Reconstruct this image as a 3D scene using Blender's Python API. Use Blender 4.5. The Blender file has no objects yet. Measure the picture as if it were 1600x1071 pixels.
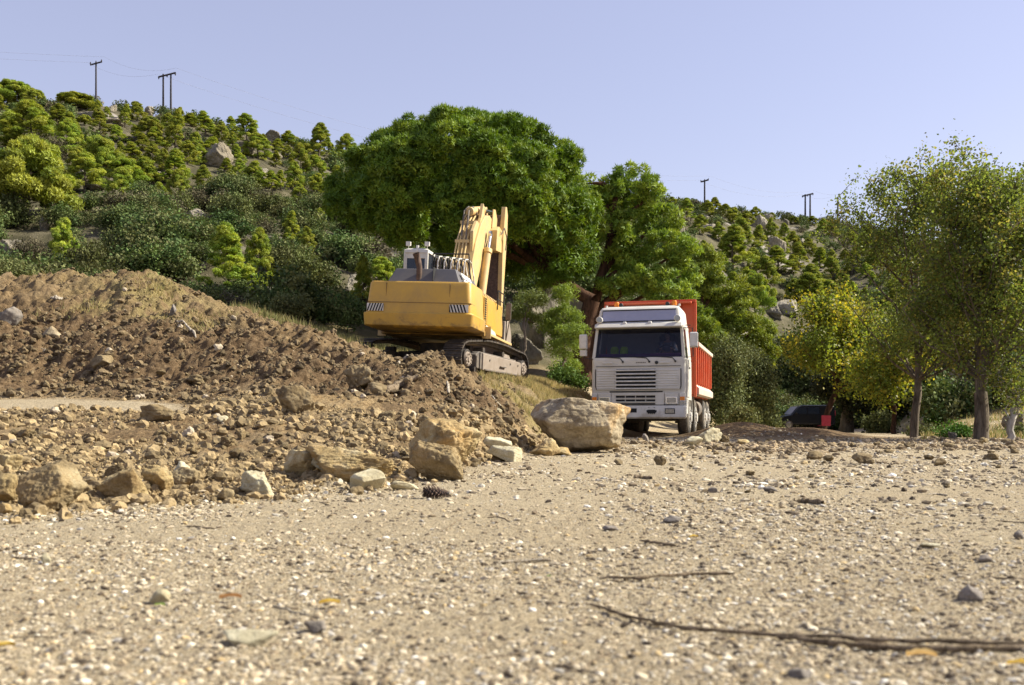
import bpy, bmesh, math, random
import numpy as np
from mathutils import Vector, Matrix
R = math.radians
# ---------------------------------------------------------------- camera, world, sun, exposure
F, H, CH = 35/36*1600, 655.0, 0.5          # focal length in photo pixels, horizon row, camera height
sc = bpy.context.scene
cam = bpy.data.cameras.new('camera'); camo = bpy.data.objects.new('camera', cam)
sc.collection.objects.link(camo); sc.camera = camo
camo.location = (0, 0, CH); camo.rotation_euler = (R(90), 0, 0)
cam.lens = 35; cam.sensor_width = 36; cam.shift_y = (H-535.5)/1600
cam.clip_start = 0.05; cam.clip_end = 3000
cam.dof.use_dof = True; cam.dof.focus_distance = 17.0; cam.dof.aperture_fstop = 4.0
SUN_EL, SUN_AZ = 40.0, 79.0                # azimuth clockwise from the view direction (+Y)
w = bpy.data.worlds.new("World"); sc.world = w; w.use_nodes = True
nt = w.node_tree; bg = nt.nodes['Background']
sky = nt.nodes.new('ShaderNodeTexSky'); sky.sky_type = 'NISHITA'; sky.sun_disc = False
sky.sun_elevation = R(SUN_EL); sky.sun_rotation = R(SUN_AZ)
sky.air_density = 1.15; sky.dust_density = 0.6; sky.ozone_density = 5.0
hs = nt.nodes.new('ShaderNodeMix'); hs.data_type = 'RGBA'; hs.blend_type = 'MULTIPLY'
hs.inputs[0].default_value = 1.0; hs.inputs[7].default_value = (1.18, 0.87, 0.80, 1)
nt.links.new(sky.outputs[0], hs.inputs[6]); fm = nt.nodes.new('ShaderNodeMix'); fm.data_type = 'RGBA'; fm.inputs[0].default_value = 0.5      # thin even veil of high haze over the blue
fm.inputs[7].default_value = (1.70, 1.62, 2.05, 1)
nt.links.new(hs.outputs[2], fm.inputs[6]); nt.links.new(fm.outputs[2], bg.inputs[0])
bg.inputs[1].default_value = 0.143
sl = bpy.data.lights.new('sun', 'SUN'); so = bpy.data.objects.new('sun', sl); sc.collection.objects.link(so)
sl.energy = 5.0; sl.angle = R(0.5); sl.color = (1.0, 0.93, 0.76)
sd = Vector((math.sin(R(SUN_AZ))*math.cos(R(SUN_EL)), math.cos(R(SUN_AZ))*math.cos(R(SUN_EL)), math.sin(R(SUN_EL))))
so.rotation_euler = sd.to_track_quat('Z', 'Y').to_euler(); so.location = (30, 0, 40)
sc.view_settings.view_transform = 'Standard'; sc.view_settings.look = 'None'
sc.view_settings.exposure = 1.0; sc.view_settings.gamma = 1
sc.render.engine = 'CYCLES'; sc.cycles.max_bounces = 6; sc.cycles.diffuse_bounces = 3
sc.cycles.transparent_max_bounces = 6; sc.cycles.caustics_reflective = False; sc.cycles.caustics_refractive = False
sc.cycles.use_denoising = True
# ---------------------------------------------------------------- helpers
rng = np.random.default_rng(7); rnd = random.Random(11)
def link(o): sc.collection.objects.link(o); return o
def tag(o, label=None, cat=None, group=None, kind=None):
    if label: o['label'] = label
    if cat: o['category'] = cat
    if group: o['group'] = group
    if kind: o['kind'] = kind
    return o
def empty(name, loc, rot=(0, 0, 0)):
    o = bpy.data.objects.new(name, None); link(o); o.location = loc; o.rotation_euler = rot
    o.empty_display_size = 0.2; return o
def mesh_np(name, v, f, mat=None, parent=None, smooth=False, attrs=None, data_only=False):
    v = np.asarray(v, np.float32); f = np.asarray(f, np.int32)
    me = bpy.data.meshes.new(name); n, k = len(f), f.shape[1]
    me.vertices.add(len(v)); me.vertices.foreach_set('co', v.ravel())
    me.loops.add(n*k); me.loops.foreach_set('vertex_index', f.ravel())
    me.polygons.add(n); me.polygons.foreach_set('loop_start', np.arange(n, dtype=np.int32)*k)
    me.polygons.foreach_set('use_smooth', np.full(n, smooth))
    me.update(calc_edges=True)
    for an, av in (attrs or {}).items():
        a = me.attributes.new(an, 'FLOAT_COLOR', 'POINT')
        c = np.ones((len(v), 4), np.float32); av = np.asarray(av); c[:, :av.shape[1]] = av
        a.data.foreach_set('color', c.ravel())
    if mat: me.materials.append(mat)
    if data_only: return me
    o = link(bpy.data.objects.new(name, me)); o.parent = parent
    return o
def copy_tree(o, parent=None):
    c = o.copy(); link(c); c.parent = parent
    for ch in list(o.children): copy_tree(ch, c)
    return c
# noise
def _h(ix, iy, iz, s):
    n = (ix.astype(np.uint32)*np.uint32(374761393) + iy.astype(np.uint32)*np.uint32(668265263)
         + iz.astype(np.uint32)*np.uint32(2147483647-55) + np.uint32(s*9176+13))
    n = (n ^ (n >> np.uint32(13)))*np.uint32(1274126177); n = n ^ (n >> np.uint32(16))
    n = n*np.uint32(2246822519); n = n ^ (n >> np.uint32(15))
    return n.astype(np.float64)/4294967295.0*2-1
def vnoise(p, s=0):
    i = np.floor(p).astype(np.int64); f = p-i; f = f*f*f*(f*(f*6-15)+10); o = 0
    for dx in (0, 1):
        wx = f[:, 0] if dx else 1-f[:, 0]
        for dy in (0, 1):
            wy = f[:, 1] if dy else 1-f[:, 1]
            for dz in (0, 1):
                wz = f[:, 2] if dz else 1-f[:, 2]
                o = o + wx*wy*wz*_h(i[:, 0]+dx, i[:, 1]+dy, i[:, 2]+dz, s)
    return o
def fbm(p, octv=4, s=0, gain=0.5, lac=2.03, billow=False):
    a, o, t = 1.0, 0, 0
    for k in range(octv):
        n = vnoise(p*lac**k+17.3*k, s+k)
        if billow: n = np.abs(n)*2-0.7
        o = o+a*n; t += a; a *= gain
    return o/t
def xyz(x, y, z=0.0): return np.stack([x, y, np.full_like(x, z) if np.isscalar(z) else z], 1)
def smooth01(t): t = np.clip(t, 0, 1); return t*t*(3-2*t)
def wp(px, py, Y): return Vector(((px-800)*Y/F, Y, CH+(H-py)*Y/F))

# ---------------------------------------------------------------- terrain as columns of knots seen from the lot
def K(*rows): return [(Y, (CH+(H-v)*Y/F) if v > 20 else v) for Y, v in rows]     # v: picture row (>20) or height in m
COL = {
 -1400: K((4.5,0),(6,.1),(9,.24),(11,.5),(14,.8),(15.5,1.15),(17.5,2.3),(20,3.5),(24,3.4),(42,4.8)),
 -700: K((4.8,0),(6,.1),(9,.24),(11,.5),(14,.8),(15.5,1.15),(17.5,2.3),(20,3.5),(24,3.4),(42,4.8)),
 0:    K((5.2,0),(6.5,.1),(9,.24),(11,650),(14,624),(15.4,590),(17.3,500),(20,434),(24,3.1),(42,4.7)),
 100:  K((5.4,0),(6.6,.1),(9,.24),(11,650),(14,624),(15.4,592),(17.3,505),(20,428),(24,3.1),(42,4.7)),
 200:  K((5.7,0),(6.8,.1),(9,.22),(11.3,652),(13.8,624),(15.2,588),(17,505),(20,422),(24,2.9),(42,4.7)),
 290:  K((5.9,0),(7,.1),(9,.2),(11.5,654),(13.5,630),(15,590),(16.8,520),(20,449),(24,2.7),(42,4.7)),
 340:  K((6.1,0),(7.1,.1),(9.2,.2),(11.5,654),(13.2,625),(14.8,590),(16.5,530),(19.5,468),(24,2.7),(42,4.7)),
 385:  K((6.2,0),(7.2,.1),(9.4,.22),(11.5,652),(13,620),(14.6,585),(16.2,535),(18.6,496),(27,488),(42,4.7)),
 430:  K((6.3,0),(7.3,.1),(9.5,.25),(11.5,650),(13,615),(14.2,585),(15.6,550),(17,519),(28,502),(42,4.7)),
 560:  K((7.0,0),(8,.12),(9.5,.25),(11.5,652),(12.6,625),(13.5,605),(15,572),(16.5,546),(28,2.15),(42,4.2)),
 650:  K((8.0,0),(9,.1),(10,.22),(11.8,656),(12.8,630),(13.8,605),(15,582),(16.4,563),(28,1.85),(42,3.6)),
 700:  K((9.5,0),(10.2,.08),(11,.2),(12.3,662),(13.2,640),(14.2,615),(15.2,597),(16.4,581),(28,1.8),(42,3.2)),
 745:  K((11.0,0),(11.6,.08),(12.3,.18),(13,664),(13.8,650),(14.6,632),(15.5,618),(16.6,603),(28,1.72),(42,2.8)),
 800:  K((13.5,0),(14,.05),(14.6,.12),(15.2,668),(16,660),(16.8,648),(18,636),(21.5,607),(28,1.6),(41,2.4)),
 840:  K((15.5,0),(16,.05),(16.5,.1),(17.2,.15),(18,.22),(19,.42),(20.5,.75),(24,1.22),(28,1.5),(41,2.3)),
 920:  K((16.5,0),(17,.03),(18,.05),(19,.06),(20,.1),(21.5,.18),(23.5,.35),(26,.62),(30,1.1),(42,2.0)),
 945:  K((17,0),(18,.02),(19,.03),(20,.04),(22,.04),(24,.03),(26,.02),(28,.04),(32,.5),(44,1.7)),
 1000: K((17,0),(18,.02),(19,.03),(20,.03),(22,.02),(24,.01),(26,.0),(30,.0),(38,.25),(50,1.2)),
 1100: K((17,0),(18,.02),(19,.02),(20,.03),(22,.02),(24,.01),(26,0),(33,0),(46,.0),(58,.9)),
 1200: K((17,0),(18,.01),(19,.01),(20,.01),(22,.0),(24,.0),(26,0),(33,-.05),(55,-.1),(82,.4)),
 1300: K((17,0),(18,.01),(19,.01),(20,.01),(22,.0),(24,.0),(30,0),(45,-.15),(65,-.3),(90,.2)),
 1400: K((17,0),(18,.01),(19,.01),(20,.01),(22,.03),(24,.0),(28,0),(35,-.05),(50,-.2),(70,.3)),
 1490: K((17,0),(18,.01),(19,.01),(20,.01),(22,.03),(23,.03),(25,0),(27,.0),(31,0.1),(38,.6)),
 1600: K((17,0),(18,.01),(19,.01),(20,.01),(22,.03),(23,.03),(25,0),(27,.0),(30,0.1),(36,.8)),
 3000: K((17,0),(18,.01),(19,.01),(20,.01),(22,.03),(23,.03),(25,0),(27,.0),(30,0.1),(36,.8)),
}
RIDGE = {-1400:(172,125), -700:(160,135), 0:(163,140), 60:(163,142), 130:(168,145), 200:(181,146), 260:(184,148), 330:(200,150), 400:(214,150), 480:(232,152),
 560:(252,160), 700:(272,170), 800:(288,175), 950:(312,185), 1060:(320,190), 1130:(330,195), 1200:(338,200), 1300:(350,205), 1400:(368,200),
 1500:(405,180), 1600:(450,165), 1800:(500,160), 3000:(560,160)}
US = np.arange(-1400, 3001, 8.0); LY = np.linspace(math.log(0.5), math.log(420), 900); YS = np.exp(LY)
cu = sorted(COL); ru = sorted(RIDGE)
def _build():
    Z = np.zeros((len(US), len(LY))); T = np.zeros_like(Z)
    kY = [np.interp(US, cu, [COL[c][k][0] for c in cu]) for k in range(10)]
    kz = [np.interp(US, cu, [COL[c][k][1] for c in cu]) for k in range(10)]
    rY = np.interp(US, ru, [RIDGE[c][1] for c in ru]); rp = np.interp(US, ru, [RIDGE[c][0] for c in ru])
    for i in range(len(US)):
        ys = [0.4]+[k[i] for k in kY]; zs = [0.0]+[k[i] for k in kz]
        y0, z0 = ys[-1], zs[-1]; y1 = rY[i]; z1 = CH+(H-rp[i])*y1/F
        for q in (0.12, 0.3, 0.5, 0.7, 0.88, 1.0):
            ys.append(y0+(y1-y0)*q); zs.append(z0+(z1-z0)*(0.80*q+0.20*math.sin(q*math.pi/2)))
        ys += [y1+20, y1+80, 500]; zs += [z1-1.5, z1-22, z1-30]
        Z[i] = np.interp(YS, ys, zs); T[i] = np.interp(YS, ys, np.arange(len(ys)))
    for _ in range(2):                                            # soften the creases
        Z[1:-1] = (Z[:-2]+2*Z[1:-1]+Z[2:])/4
        Z[:, 1:-1] = (Z[:, :-2]+2*Z[:, 1:-1]+Z[:, 2:])/4
    return Z, T
ZG, TG = _build()
def bil(G, x, y):
    y = np.maximum(y, 0.5); u = x/y*F+800
    a = np.clip((u-US[0])/8.0, 0, len(US)-1.001); b = np.clip((np.log(y)-LY[0])/(LY[1]-LY[0]), 0, len(LY)-1.001)
    i = a.astype(int); j = b.astype(int); fa = a-i; fb = b-j
    return (G[i, j]*(1-fa)+G[i+1, j]*fa)*(1-fb)+(G[i, j+1]*(1-fa)+G[i+1, j+1]*fa)*fb
def bump(x, y, cx, cy, sx, sy): return np.exp(-((x-cx)/sx)**2-((y-cy)/sy)**2)
def height(x, y, detail=True):
    x = np.atleast_1d(np.asarray(x, float)); y = np.atleast_1d(np.asarray(y, float))
    z = bil(ZG, x, y); t = bil(TG, x, y); u = x/np.maximum(y, .5)*F+800
    z = z+0.42*bump(x, y, 6.1, 26.5, 1.25, 1.5)+0.25*bump(x, y, 8.2, 27.5, 1.2, 1.0)     # heap of soil beside the truck
    exc = bump(x, y, -1.45, 26.9, 3.0, 3.0)
    left = smooth01((900-u)/120)
    rub = smooth01((t-0.85)*3)*smooth01((9.2-t)*2)*(0.12+0.88*left)
    face = smooth01((t-5.2)/0.8)*smooth01((9.6-t))*left
    hill = smooth01((t-9.9)/0.6)
    track = smooth01((t-4.15)*4)*smooth01((5.1-t)*4)*smooth01((330-u)/60)
    rub = rub*(1-.97*track); face = face*(1-.6*exc); rub = rub*(1-.5*exc)
    p = xyz(x, y)
    z = z+0.012*vnoise(p*0.6, 3)*(1-hill)
    if detail:
        z = z+0.003*fbm(p*9, 3, 5)+.007*fbm(p*17, 3, 7, .6, billow=True)*(1-smooth01((y-14)/10))
        z = z+rub*(0.055*fbm(p*1.6, 5, 21, 0.55, billow=True)+0.04*fbm(p*6.5, 4, 25, .65, billow=True))
        z = z+face*(0.30*fbm(p*0.85, 5, 31, 0.58, billow=True)+0.10*fbm(p*4.2, 4, 37, 0.65, billow=True))
    z = z+hill*(0.9*fbm(p*0.07, 3, 41)+0.7*fbm(p*0.22, 4, 43, billow=True))*smooth01(y/60)
    return z
def hz(x, y): return float(height(x, y)[0])
def hit(px, py, ymin=0.6, ymax=260):
    ys = np.exp(np.linspace(math.log(ymin), math.log(ymax), 1400)); xs = (px-800)*ys/F
    z = height(xs, ys); rows = H-(z-CH)*F/ys
    k = np.nonzero(rows <= py)[0]
    i = int(k[0]) if len(k) else int(np.argmin(rows))
    return float(xs[i]), float(ys[i]), float(z[i])
# ---------------------------------------------------------------- materials
class NB:
    def __init__(s, name):
        s.m = bpy.data.materials.new(name); s.m.use_nodes = True; s.t = s.m.node_tree; s.n = s.t.nodes
        s.b = s.n['Principled BSDF']; s.out = s.n['Material Output']
    def new(s, ty, **kw):
        n = s.n.new(ty)
        for k, v in kw.items(): setattr(n, k, v)
        return n
    def lk(s, a, b): s.t.links.new(a, b)
    def coord(s, obj=False):
        return s.new('ShaderNodeTexCoord').outputs['Object'] if obj else s.new('ShaderNodeNewGeometry').outputs['Position']
    def noise(s, sc_, det=4, rough=.55, vec=None, obj=False, dist=0.0, out=0):
        n = s.new('ShaderNodeTexNoise'); n.inputs['Scale'].default_value = sc_; n.inputs['Detail'].default_value = det
        n.inputs['Roughness'].default_value = rough; n.inputs['Distortion'].default_value = dist
        s.lk(vec if vec is not None else s.coord(obj), n.inputs['Vector']); return n.outputs[out]
    def voro(s, sc_, obj=False, vec=None, out='Color', feat='F1'):
        n = s.new('ShaderNodeTexVoronoi'); n.inputs['Scale'].default_value = sc_; n.feature = feat
        s.lk(vec if vec is not None else s.coord(obj), n.inputs['Vector']); return n.outputs[out]
    def ramp(s, src, stops, interp='LINEAR'):
        n = s.new('ShaderNodeValToRGB'); cr = n.color_ramp; cr.interpolation = interp
        while len(cr.elements) < len(stops): cr.elements.new(0.5)
        for e, (p, c) in zip(cr.elements, stops): e.position = p; e.color = (*c, 1) if len(c) == 3 else c
        s.lk(src, n.inputs[0]); return n.outputs[0]
    def mix(s, fac, a, b, mode='MIX'):
        n = s.new('ShaderNodeMix'); n.data_type = 'RGBA'; n.blend_type = mode
        for i, v in ((0, fac), (6, a), (7, b)):
            if isinstance(v, (int, float)): n.inputs[i].default_value = v
            elif isinstance(v, tuple): n.inputs[i].default_value = (*v, 1)
            else: s.lk(v, n.inputs[i])
        return n.outputs[2]
    def math(s, op, a, b=0.0):
        n = s.new('ShaderNodeMath', operation=op)
        for i, v in ((0, a), (1, b)):
            if isinstance(v, (int, float)): n.inputs[i].default_value = v
            else: s.lk(v, n.inputs[i])
        return n.outputs[0]
    def bumpn(s, hgt, dist, strength=1.0, normal=None):
        n = s.new('ShaderNodeBump'); n.inputs['Distance'].default_value = dist; n.inputs['Strength'].default_value = strength
        s.lk(hgt, n.inputs['Height'])
        if normal: s.lk(normal, n.inputs['Normal'])
        return n.outputs[0]
    def set(s, color=None, rough=None, metal=None, normal=None, spec=None):
        for k, v in (('Base Color', color), ('Roughness', rough), ('Metallic', metal), ('Normal', normal), ('Specular IOR Level', spec)):
            if v is None: continue
            if isinstance(v, (int, float)): s.b.inputs[k].default_value = v
            elif isinstance(v, tuple): s.b.inputs[k].default_value = (*v, 1)
            else: s.lk(v, s.b.inputs[k])
        return s.m
def g3(v): return (v, v, v)
def m_terrain():
    n = NB('terrain'); at = n.new('ShaderNodeAttribute', attribute_name='region')
    sp = n.new('ShaderNodeSeparateColor'); n.lk(at.outputs['Color'], sp.inputs[0]); lot, dark, grass = sp.outputs; hill = at.outputs['Alpha']
    # gravel lot: pale dust with a fine salt-and-pepper of chips
    v1 = n.voro(95); v2 = n.voro(38); v3 = n.voro(210)
    bw = lambda c: n.new('ShaderNodeRGBToBW') if 0 else c
    c1 = n.ramp(v1, [(0, (0.169, 0.127, 0.075)), (.25, (0.359, 0.286, 0.184)), (.62, (0.478, 0.398, 0.264)), (.9, (0.697, 0.631, 0.478))])
    c3 = n.ramp(v3, [(0, (0.229, 0.173, 0.105)), (.5, (0.448, 0.371, 0.248)), (1, (0.618, 0.541, 0.388))])
    gr = n.mix(.5, c1, c3)
    gr = n.mix(n.ramp(n.noise(9, 5), [(.35, g3(0)), (.7, g3(.75))]), gr, (0.448, 0.366, 0.239))
    gr = n.mix(n.ramp(n.noise(.35, 4), [(.4, g3(0)), (.7, g3(.35))]), gr, (0.349, 0.269, 0.164))
    # rubble: crumbled ochre soil
    rb = n.ramp(n.noise(14, 6, .65), [(.3, (0.162, 0.099, 0.045)), (.5, (0.302, 0.208, 0.100)), (.72, (0.454, 0.344, 0.195))])
    rb = n.mix(n.ramp(n.noise(1.3, 4), [(.4, g3(0)), (.65, g3(.6))]), rb, (0.333, 0.260, 0.160))
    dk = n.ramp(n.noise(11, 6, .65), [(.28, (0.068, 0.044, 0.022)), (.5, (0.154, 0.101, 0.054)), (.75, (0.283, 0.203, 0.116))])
    gs = n.ramp(n.noise(22, 5, .7), [(.3, (.14, .11, .045)), (.55, (.29, .23, .10)), (.8, (.42, .34, .18))])
    hl = n.ramp(n.noise(.9, 7, .65), [(.3, (.05, .048, .026)), (.5, (.095, .085, .048)), (.65, (.15, .13, .085)), (.8, (.27, .24, .18))])
    rk = n.ramp(n.noise(1.1, 8, .7, dist=.6), [(.3, (.10, .09, .08)), (.5, (.26, .235, .21)), (.75, (.44, .40, .36))])
    hl = n.mix(n.ramp(n.noise(.11, 4, .6), [(.60, g3(0)), (.66, g3(1))]), hl, rk)
    geo = n.new('ShaderNodeNewGeometry'); sx = n.new('ShaderNodeSeparateXYZ'); n.lk(geo.outputs['Normal'], sx.inputs[0])
    hl = n.mix(n.ramp(sx.outputs[2], [(.5, g3(1)), (.64, g3(0))]), hl, rk)
    c = n.mix(lot, rb, gr); c = n.mix(dark, c, dk); c = n.mix(grass, c, gs); c = n.mix(hill, c, hl)
    hb = n.math('ADD', n.noise(60, 6, .7), n.math('MULTIPLY', n.voro(95, out='Distance'), -.8))
    b1 = n.bumpn(hb, .014, .9)
    b2 = n.bumpn(n.noise(9, 7, .7), .10, .8, b1)
    return n.set(c, .95, normal=b2, spec=.15)
def m_rock(name, stops, sc_=3.0, stain=(.36, .22, .09), amount=.5, bd=.03):
    n = NB(name); oi = n.new('ShaderNodeObjectInfo')
    va = n.new('ShaderNodeVectorMath', operation='ADD'); n.lk(n.coord(True), va.inputs[0])
    cb = n.new('ShaderNodeCombineXYZ'); rr = n.math('MULTIPLY', oi.outputs['Random'], 37.0); n.lk(rr, cb.inputs[0]); n.lk(cb.outputs[0], va.inputs[1])
    v = va.outputs[0]
    c = n.ramp(n.noise(sc_, 9, .68, v, dist=.5), stops)
    c = n.mix(n.ramp(n.noise(sc_*.5, 5, .6, v), [(.48, g3(0)), (.62, g3(amount))]), c, stain)
    c = n.mix(.35, c, n.ramp(n.noise(sc_*14, 5, .7, v), [(.3, g3(.25)), (.7, g3(.9))]), 'OVERLAY')
    b = n.bumpn(n.noise(sc_*3, 9, .72, v), bd, 1.0); b = n.bumpn(n.noise(sc_*22, 4, .7, v), bd*.15, .8, b)
    return n.set(c, .92, normal=b, spec=.2)
def m_tint(name, rough=.9, k=1.0, bump=None, randv=.0, transl=0.0, attr='tint'):
    n = NB(name); at = n.new('ShaderNodeAttribute', attribute_name=attr); c = at.outputs['Color']
    if randv:
        oi = n.new('ShaderNodeObjectInfo'); hv = n.new('ShaderNodeHueSaturation')
        n.lk(n.math('ADD', n.math('MULTIPLY', oi.outputs['Random'], .024), .492), hv.inputs['Hue'])
        n.lk(n.math('ADD', n.math('MULTIPLY', oi.outputs['Random'], randv), 1-randv/2), hv.inputs['Value'])
        n.lk(c, hv.inputs['Color']); c = hv.outputs[0]
    n.set(c, rough, spec=.25)
    if bump: n.set(normal=n.bumpn(n.noise(bump[0], 5, .7), bump[1]))
    if transl:
        tr = n.new('ShaderNodeBsdfTranslucent'); ms = n.new('ShaderNodeMixShader'); ms.inputs[0].default_value = transl
        hv2 = n.new('ShaderNodeHueSaturation'); hv2.inputs['Saturation'].default_value = 1.1; hv2.inputs['Value'].default_value = 1.5; hv2.inputs['Hue'].default_value = .485
        n.lk(c, hv2.inputs['Color']); n.lk(hv2.outputs[0], tr.inputs[0])
        n.lk(n.b.outputs[0], ms.inputs[1]); n.lk(tr.outputs[0], ms.inputs[2]); n.lk(ms.outputs[0], n.out.inputs[0])
    return n.m
def m_paint(name, col, dirt=(.30, .24, .17), amt=.5, rough=.45, chips=None, scale=1.2, spec=.4, low=None):
    n = NB(name); c = n.mix(n.ramp(n.noise(scale*2.5, 6, .6, obj=True), [(.3, g3(0)), (.75, g3(.5))]), col, tuple(x*.82 for x in col))
    st = n.ramp(n.noise(scale, 7, .7, obj=True, dist=.4), [(.42, g3(0)), (.75, g3(amt))])
    c = n.mix(st, c, dirt)
    if low:
        sp = n.new('ShaderNodeSeparateXYZ'); n.lk(n.coord(True), sp.inputs[0])
        q = n.math('ADD', n.noise(2.2, 7, .7, obj=True, dist=.5), n.math('MULTIPLY', n.math('SUBTRACT', low[0], sp.outputs[2]), low[1]))
        c = n.mix(n.ramp(q, [(.60, g3(0)), (.72, g3(.6))]), c, low[2])
    if chips: c = n.mix(n.ramp(n.noise(9, 8, .75, obj=True, dist=1.0), [(.655, g3(0)), (.68, g3(.9))]), c, chips)
    r = n.mix(st, g3(rough), g3(.9))
    rr = n.new('ShaderNodeRGBToBW'); n.lk(r, rr.inputs[0])
    return n.set(c, rr.outputs[0], normal=n.bumpn(n.noise(5, 4, obj=True), .006, .4), spec=spec)
def m_plain(name, col, rough=.6, metal=0.0, var=.25, sc_=8.0, bd=.002):
    n = NB(name); c = n.mix(n.ramp(n.noise(sc_, 6, .65, obj=True), [(.3, g3(0)), (.7, g3(1))]), tuple(x*(1-var) for x in col), tuple(min(1, x*(1+var)) for x in col))
    return n.set(c, rough, metal, n.bumpn(n.noise(sc_*4, 4, obj=True), bd, .7))
def m_bark(name, a, b, sc_=6.0):
    n = NB(name); mp = n.new('ShaderNodeMapping'); mp.inputs['Scale'].default_value = (1, 1, .25); n.lk(n.coord(True), mp.inputs[0])
    f = n.noise(sc_, 7, .7, mp.outputs[0], dist=.8)
    return n.set(n.ramp(f, [(.35, a), (.65, b)]), .95, normal=n.bumpn(f, .05, 1.0), spec=.1)
def m_glass(name, tint, tr=.55):
    n = NB(name); n.set(tint, .04, spec=.6)
    t = n.new('ShaderNodeBsdfTransparent'); t.inputs[0].default_value = (.72, .76, .86, 1)
    ms = n.new('ShaderNodeMixShader'); ms.inputs[0].default_value = tr
    n.lk(n.b.outputs[0], ms.inputs[1]); n.lk(t.outputs[0], ms.inputs[2]); n.lk(ms.outputs[0], n.out.inputs[0]); return n.m
M = dict(
 terrain=m_terrain(),
 lime=m_rock('limestone', [(.32, (0.119, 0.089, 0.054)), (.46, (0.311, 0.257, 0.171)), (.7, (0.559, 0.483, 0.342))], 1.9, (0.388, 0.210, 0.054), .85, .06),
 ochre=m_rock('ochre_rock', [(.3, (0.163, 0.105, 0.045)), (.5, (0.346, 0.263, 0.130)), (.72, (0.538, 0.483, 0.320))], 4, (0.384, 0.231, 0.080), .6, .03),
 brownrock=m_rock('brown_rock', [(.3, (0.115, 0.084, 0.045)), (.5, (0.240, 0.184, 0.100)), (.75, (0.403, 0.347, 0.220))], 6, (0.288, 0.189, 0.080), .5, .02),
 pale=m_rock('pale_stone', [(.3, (0.259, 0.221, 0.140)), (.5, (0.403, 0.367, 0.250)), (.75, (0.576, 0.557, 0.430))], 6, (0.432, 0.336, 0.170), .35, .012),
 grey=m_rock('grey_stone', [(.3, (.10, .09, .08)), (.5, (.19, .17, .15)), (.75, (.30, .27, .25))], 8, (.20, .16, .11), .3, .008),
 clod=m_rock('earth_clod', [(.3, (0.086, 0.058, 0.030)), (.5, (0.182, 0.137, 0.075)), (.75, (0.317, 0.263, 0.165))], 9, (0.240, 0.179, 0.090), .4, .012),
 hillrock=m_rock('hill_rock', [(.3, (.08, .07, .052)), (.48, (.26, .235, .185)), (.75, (.46, .42, .34))], .7, (.28, .23, .15), .5, .35),
 pebble=m_tint('pebble_mix', .85), soilbits=m_tint('soil_crumbs', .95, bump=(40, .01)),
 pine=m_tint('pine_needles', .6, randv=.35, transl=.24), stone_pine=m_tint('stone_pine_needles', .6, transl=.2),
 leaf=m_tint('broad_leaves', .55, transl=.45), scrub=m_tint('scrub_leaves', .8, randv=.35, transl=.12),
 dry=m_tint('dry_grass', .85, transl=.3),
 bark_red=m_bark('red_pine_bark', (.032, .018, .012), (.125, .068, .042)), bark_grey=m_bark('grey_bark', (.045, .035, .025), (.22, .185, .145), 5),
 bark_pale=m_bark('pale_bark', (.20, .18, .15), (.52, .49, .44), 7), wood=m_bark('dry_wood', (.11, .08, .05), (.38, .30, .21), 30),
 bleached=m_bark('bleached_wood', (.32, .27, .20), (.58, .52, .43), 30),
 pole=m_plain('tarred_pole', (.035, .028, .03), .8),
 yellow=m_paint('excavator_yellow', (.55, .325, .05), (.25, .18, .10), .6, .45, (.16, .08, .04), 1.0, low=(1.42, .75, (.12, .075, .045))),
 boomy=m_paint('boom_yellow', (.60, .42, .17), (.38, .31, .21), .8, .5, (.14, .08, .04), 2.0),
 hood=m_paint('hood_grey', (.085, .082, .09), (.16, .14, .12), .4, .5),
 white=m_paint('truck_white', (.64, .62, .57), (.30, .25, .18), .42, .4, None, 1.1, low=(1.0, .35, (.34, .28, .20))),
 whitetrim=m_plain('white_trim', (.62, .60, .56), .45, var=.15),
 orange=m_paint('tipper_orange', (.55, .085, .025), (.36, .25, .16), .35, .45, None, 1.5),
 orangetop=m_paint('tipper_rail', (.62, .52, .44), (.34, .25, .18), .5, .6, None, 2.0),
 black=m_plain('black_plastic', (.016, .016, .017), .55), slot=m_plain('dark_slot', (.008, .008, .009), .8),
 rubber=m_paint('dusty_tyre', (.028, .027, .026), (.26, .21, .15), .9, .85, None, 3),
 steel=m_paint('dusty_steel', (.12, .105, .095), (.30, .24, .18), .8, .7, None, 2.5),
 trackdark=m_paint('track_steel', (.04, .035, .032), (.16, .12, .085), .8, .7, None, 3.5),
 trackplate=m_paint('track_frame', (.30, .25, .205), (.20, .15, .11), .8, .75, (.09, .06, .045), 3.0),
 chrome=m_plain('chrome', (.62, .62, .62), .18, 1.0, .05), lens=m_plain('lamp_lens', (.26, .26, .25), .15, .5, .2),
 amber=m_plain('amber_lens', (.75, .22, .01), .2, 0, .1), rust=m_plain('rusty_pipe', (.10, .065, .05), .85, .2, .5, 12),
 glass=m_glass('windscreen_glass', (.010, .010, .025), .72), visor=m_plain('visor_panel', (.30, .31, .42), .25, .0, .08, 2), cabglass=m_glass('cab_glass', (.02, .03, .05), .3),
 interior=m_plain('cab_interior', (.02, .02, .024), .9), hivis=m_plain('hi_vis_fabric', (.55, .85, .05), .8),
 purple=m_plain('dashboard_felt', (.28, .10, .22), .85), skin=m_plain('skin', (.42, .24, .17), .6, 0, .1), shirt=m_plain('shirt_cloth', (.16, .18, .22), .85),
 carpaint=m_plain('black_car_paint', (.010, .011, .014), .18, 0, .2, 2, .0005), red=m_plain('red_canvas', (.42, .035, .055), .8), stake=m_plain('stake_red', (.60, .10, .05), .6),
 wire=m_plain('wire_metal', (.34, .34, .40), .5),
)
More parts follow.
